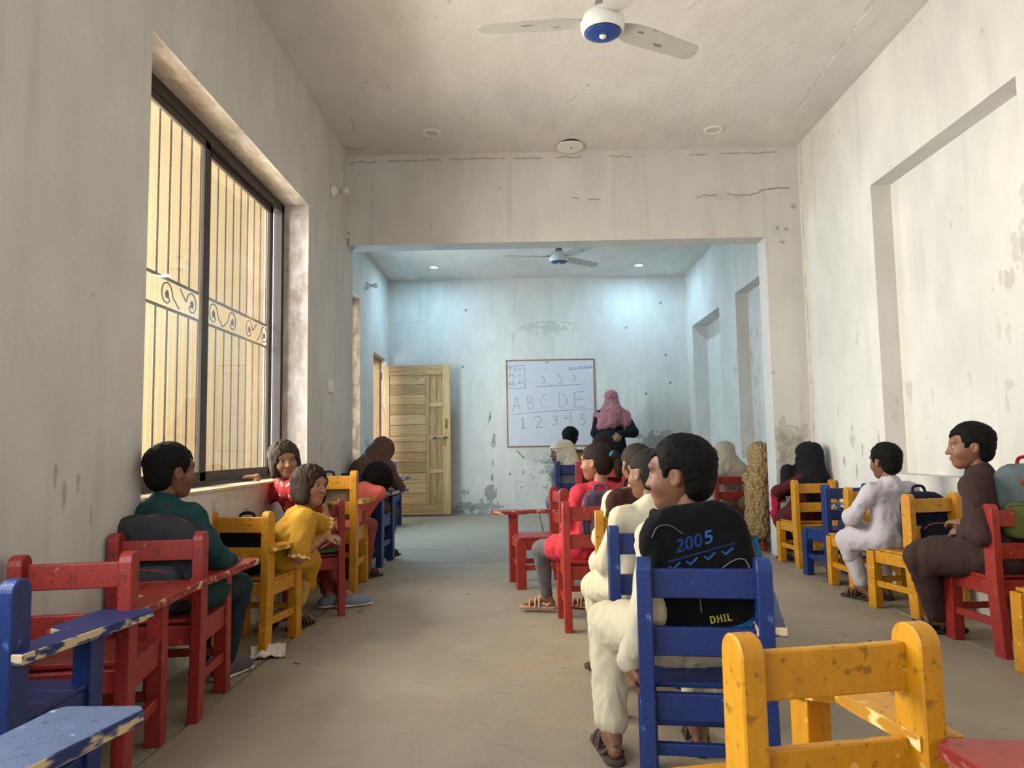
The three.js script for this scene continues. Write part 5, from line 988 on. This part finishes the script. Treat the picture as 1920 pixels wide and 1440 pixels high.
{
  const gb = bag('grey and green school bag with red strap beside brown-tunicked child', { w: 0.26, h: 0.34, d: 0.14, at: [2.235, 0.47, -3.345], yaw: -40, mat: nyl(0x5c6a6c), pocketMat: nyl(0x55602e), trim: std(0x2a3034, 0.5), strapMat: nyl(0xa02430), straps: false });
  mesh('strap', tube([[-0.06, 0.28, -0.09], [-0.0, 0.26, 0.07], [0.10, 0.25, 0.11]], 0.014, 24, 8), nyl(0xa02430), gb);
}
{
  const c = thing('cloth_bundle', 'magenta cloth bundle hung over the front of the yellow chair by the pier', 'cloth', [2.0, 0, -5.99]);
  mesh('cloth', surfaceNet(((f, n) => (x, y, z) => f(x, y, z) + n(x, y, z))(caps([[V(0, 0.53, 0), V(0.005, 0.44, 0.0), 0.035, 0.032], [V(0.005, 0.44, 0), V(-0.002, 0.36, 0.0), 0.022, 0.038], [V(-0.002, 0.36, 0), V(0, 0.31, 0), 0.038, 0.030]], 0.02), folds(0.006, 3, 30)), [-0.06, 0.25, -0.06], [0.07, 0.6, 0.06], 0.006), cloth(0x9a1c40), c);
}
// ------------------------------------------------------------------ small things
{
  const f = thing('folder', 'green paper folder lying on the red chair seat under the window', 'folder', [-1.155, 0.342, -4.30], 0.5);
  mesh('cover', rbox(0.20, 0.006, 0.15, 0, 0.004, 0, 0.002), std(0x2c5a34, 0.7), f); mesh('sheets', rbox(0.19, 0.006, 0.14, 0.004, 0.010, 0, 0.001), std(0xcfc8b4, 0.9), f); mesh('cover', rbox(0.20, 0.004, 0.15, 0, 0.015, 0.004, 0.001, [0.02, 0.06, 0.03]), std(0x2f6138, 0.7), f);
  const nb = thing('notebook', 'open white notebook ahead of the rose-dressed girl', 'notebook', [0.52, 0.484, -4.335], 0.1);
  mesh('page', rbox(0.13, 0.004, 0.18, -0.066, 0.004, 0, 0.001, [0, 0, 0.06]), std(0xe6ecec, 0.9), nb); mesh('page', rbox(0.13, 0.004, 0.18, 0.066, 0.004, 0, 0.001, [0, 0, -0.06]), std(0xe6ecec, 0.9), nb);
}
{
  // crumpled scrap by the yellow chair
  const p = thing('paper_scrap', 'crumpled white paper scrap on the floor by the yellow chair leg', 'paper', [-1.165, 0.001, -3.40], 0.3);
  const g = new THREE.PlaneGeometry(0.15, 0.10, 10, 8); g.rotateX(-Math.PI / 2); const q = g.attributes.position;
  for (let i = 0; i < q.count; i++) q.setY(i, 0.004 + 0.05 * Math.abs(nz.noise(q.getX(i) * 16, 3, q.getZ(i) * 16)) + (q.getZ(i) < -0.03 ? (-0.03 - q.getZ(i)) * 1.6 : 0));
  const back = g.clone(); back.translate(0, -0.0012, 0); { const ix = back.index.array; for (let i = 0; i < ix.length; i += 3) { const t = ix[i]; ix[i] = ix[i + 1]; ix[i + 1] = t; } }
  const mg = merge([g, back]); mg.computeVertexNormals(); mesh('sheet', mg, std(0xd2cec4, 0.9), p);
}
reseed(909);
const leafGeo = (() => { const s = new THREE.Shape(); s.moveTo(0, 0); s.quadraticCurveTo(0.012, 0.008, 0.034, 0.002); s.quadraticCurveTo(0.016, -0.007, 0, 0); return new THREE.ExtrudeGeometry(s, { depth: 0.0012, bevelEnabled: false }).rotateX(-Math.PI / 2); })();
const leafMats = [std(0x4a3a28, 0.9), std(0x6a5a40, 0.9), std(0x8a7a5c, 0.9)];
for (const [x, z, w] of [[-0.93, -4.32, 0], [-0.86, -4.7, 1], [-0.7, -4.05, 2], [-0.38, -4.75, 0], [-1.02, -3.3, 0], [-0.97, -3.9, 2], [-0.02, -5.6, 1], [0.05, -3.9, 2], [1.72, -5.1, 0], [1.35, -4.1, 0], [1.52, -3.65, 0], [1.60, -3.55, 1], [1.75, -3.6, 1], [-0.78, -5.3, 0], [-0.62, -4.9, 1], [0.14, -3.75, 2]]) {
  const m = mesh('dry_leaf', leafGeo, leafMats[w], scene); m.position.set(x, 0.0008, z); m.rotation.y = rnd() * 6; m.scale.setScalar(0.7 + rnd() * 0.8); tag(m, ['dark brown dry leaf scrap on the cement floor', 'mid brown dry leaf scrap on the cement floor', 'pale straw-coloured dry leaf scrap on the cement floor'][w], 'leaf', ['dark leaf scraps on the floor', 'brown leaf scraps on the floor', 'pale leaf scraps on the floor'][w]);
}

renderer.render(scene, camera);
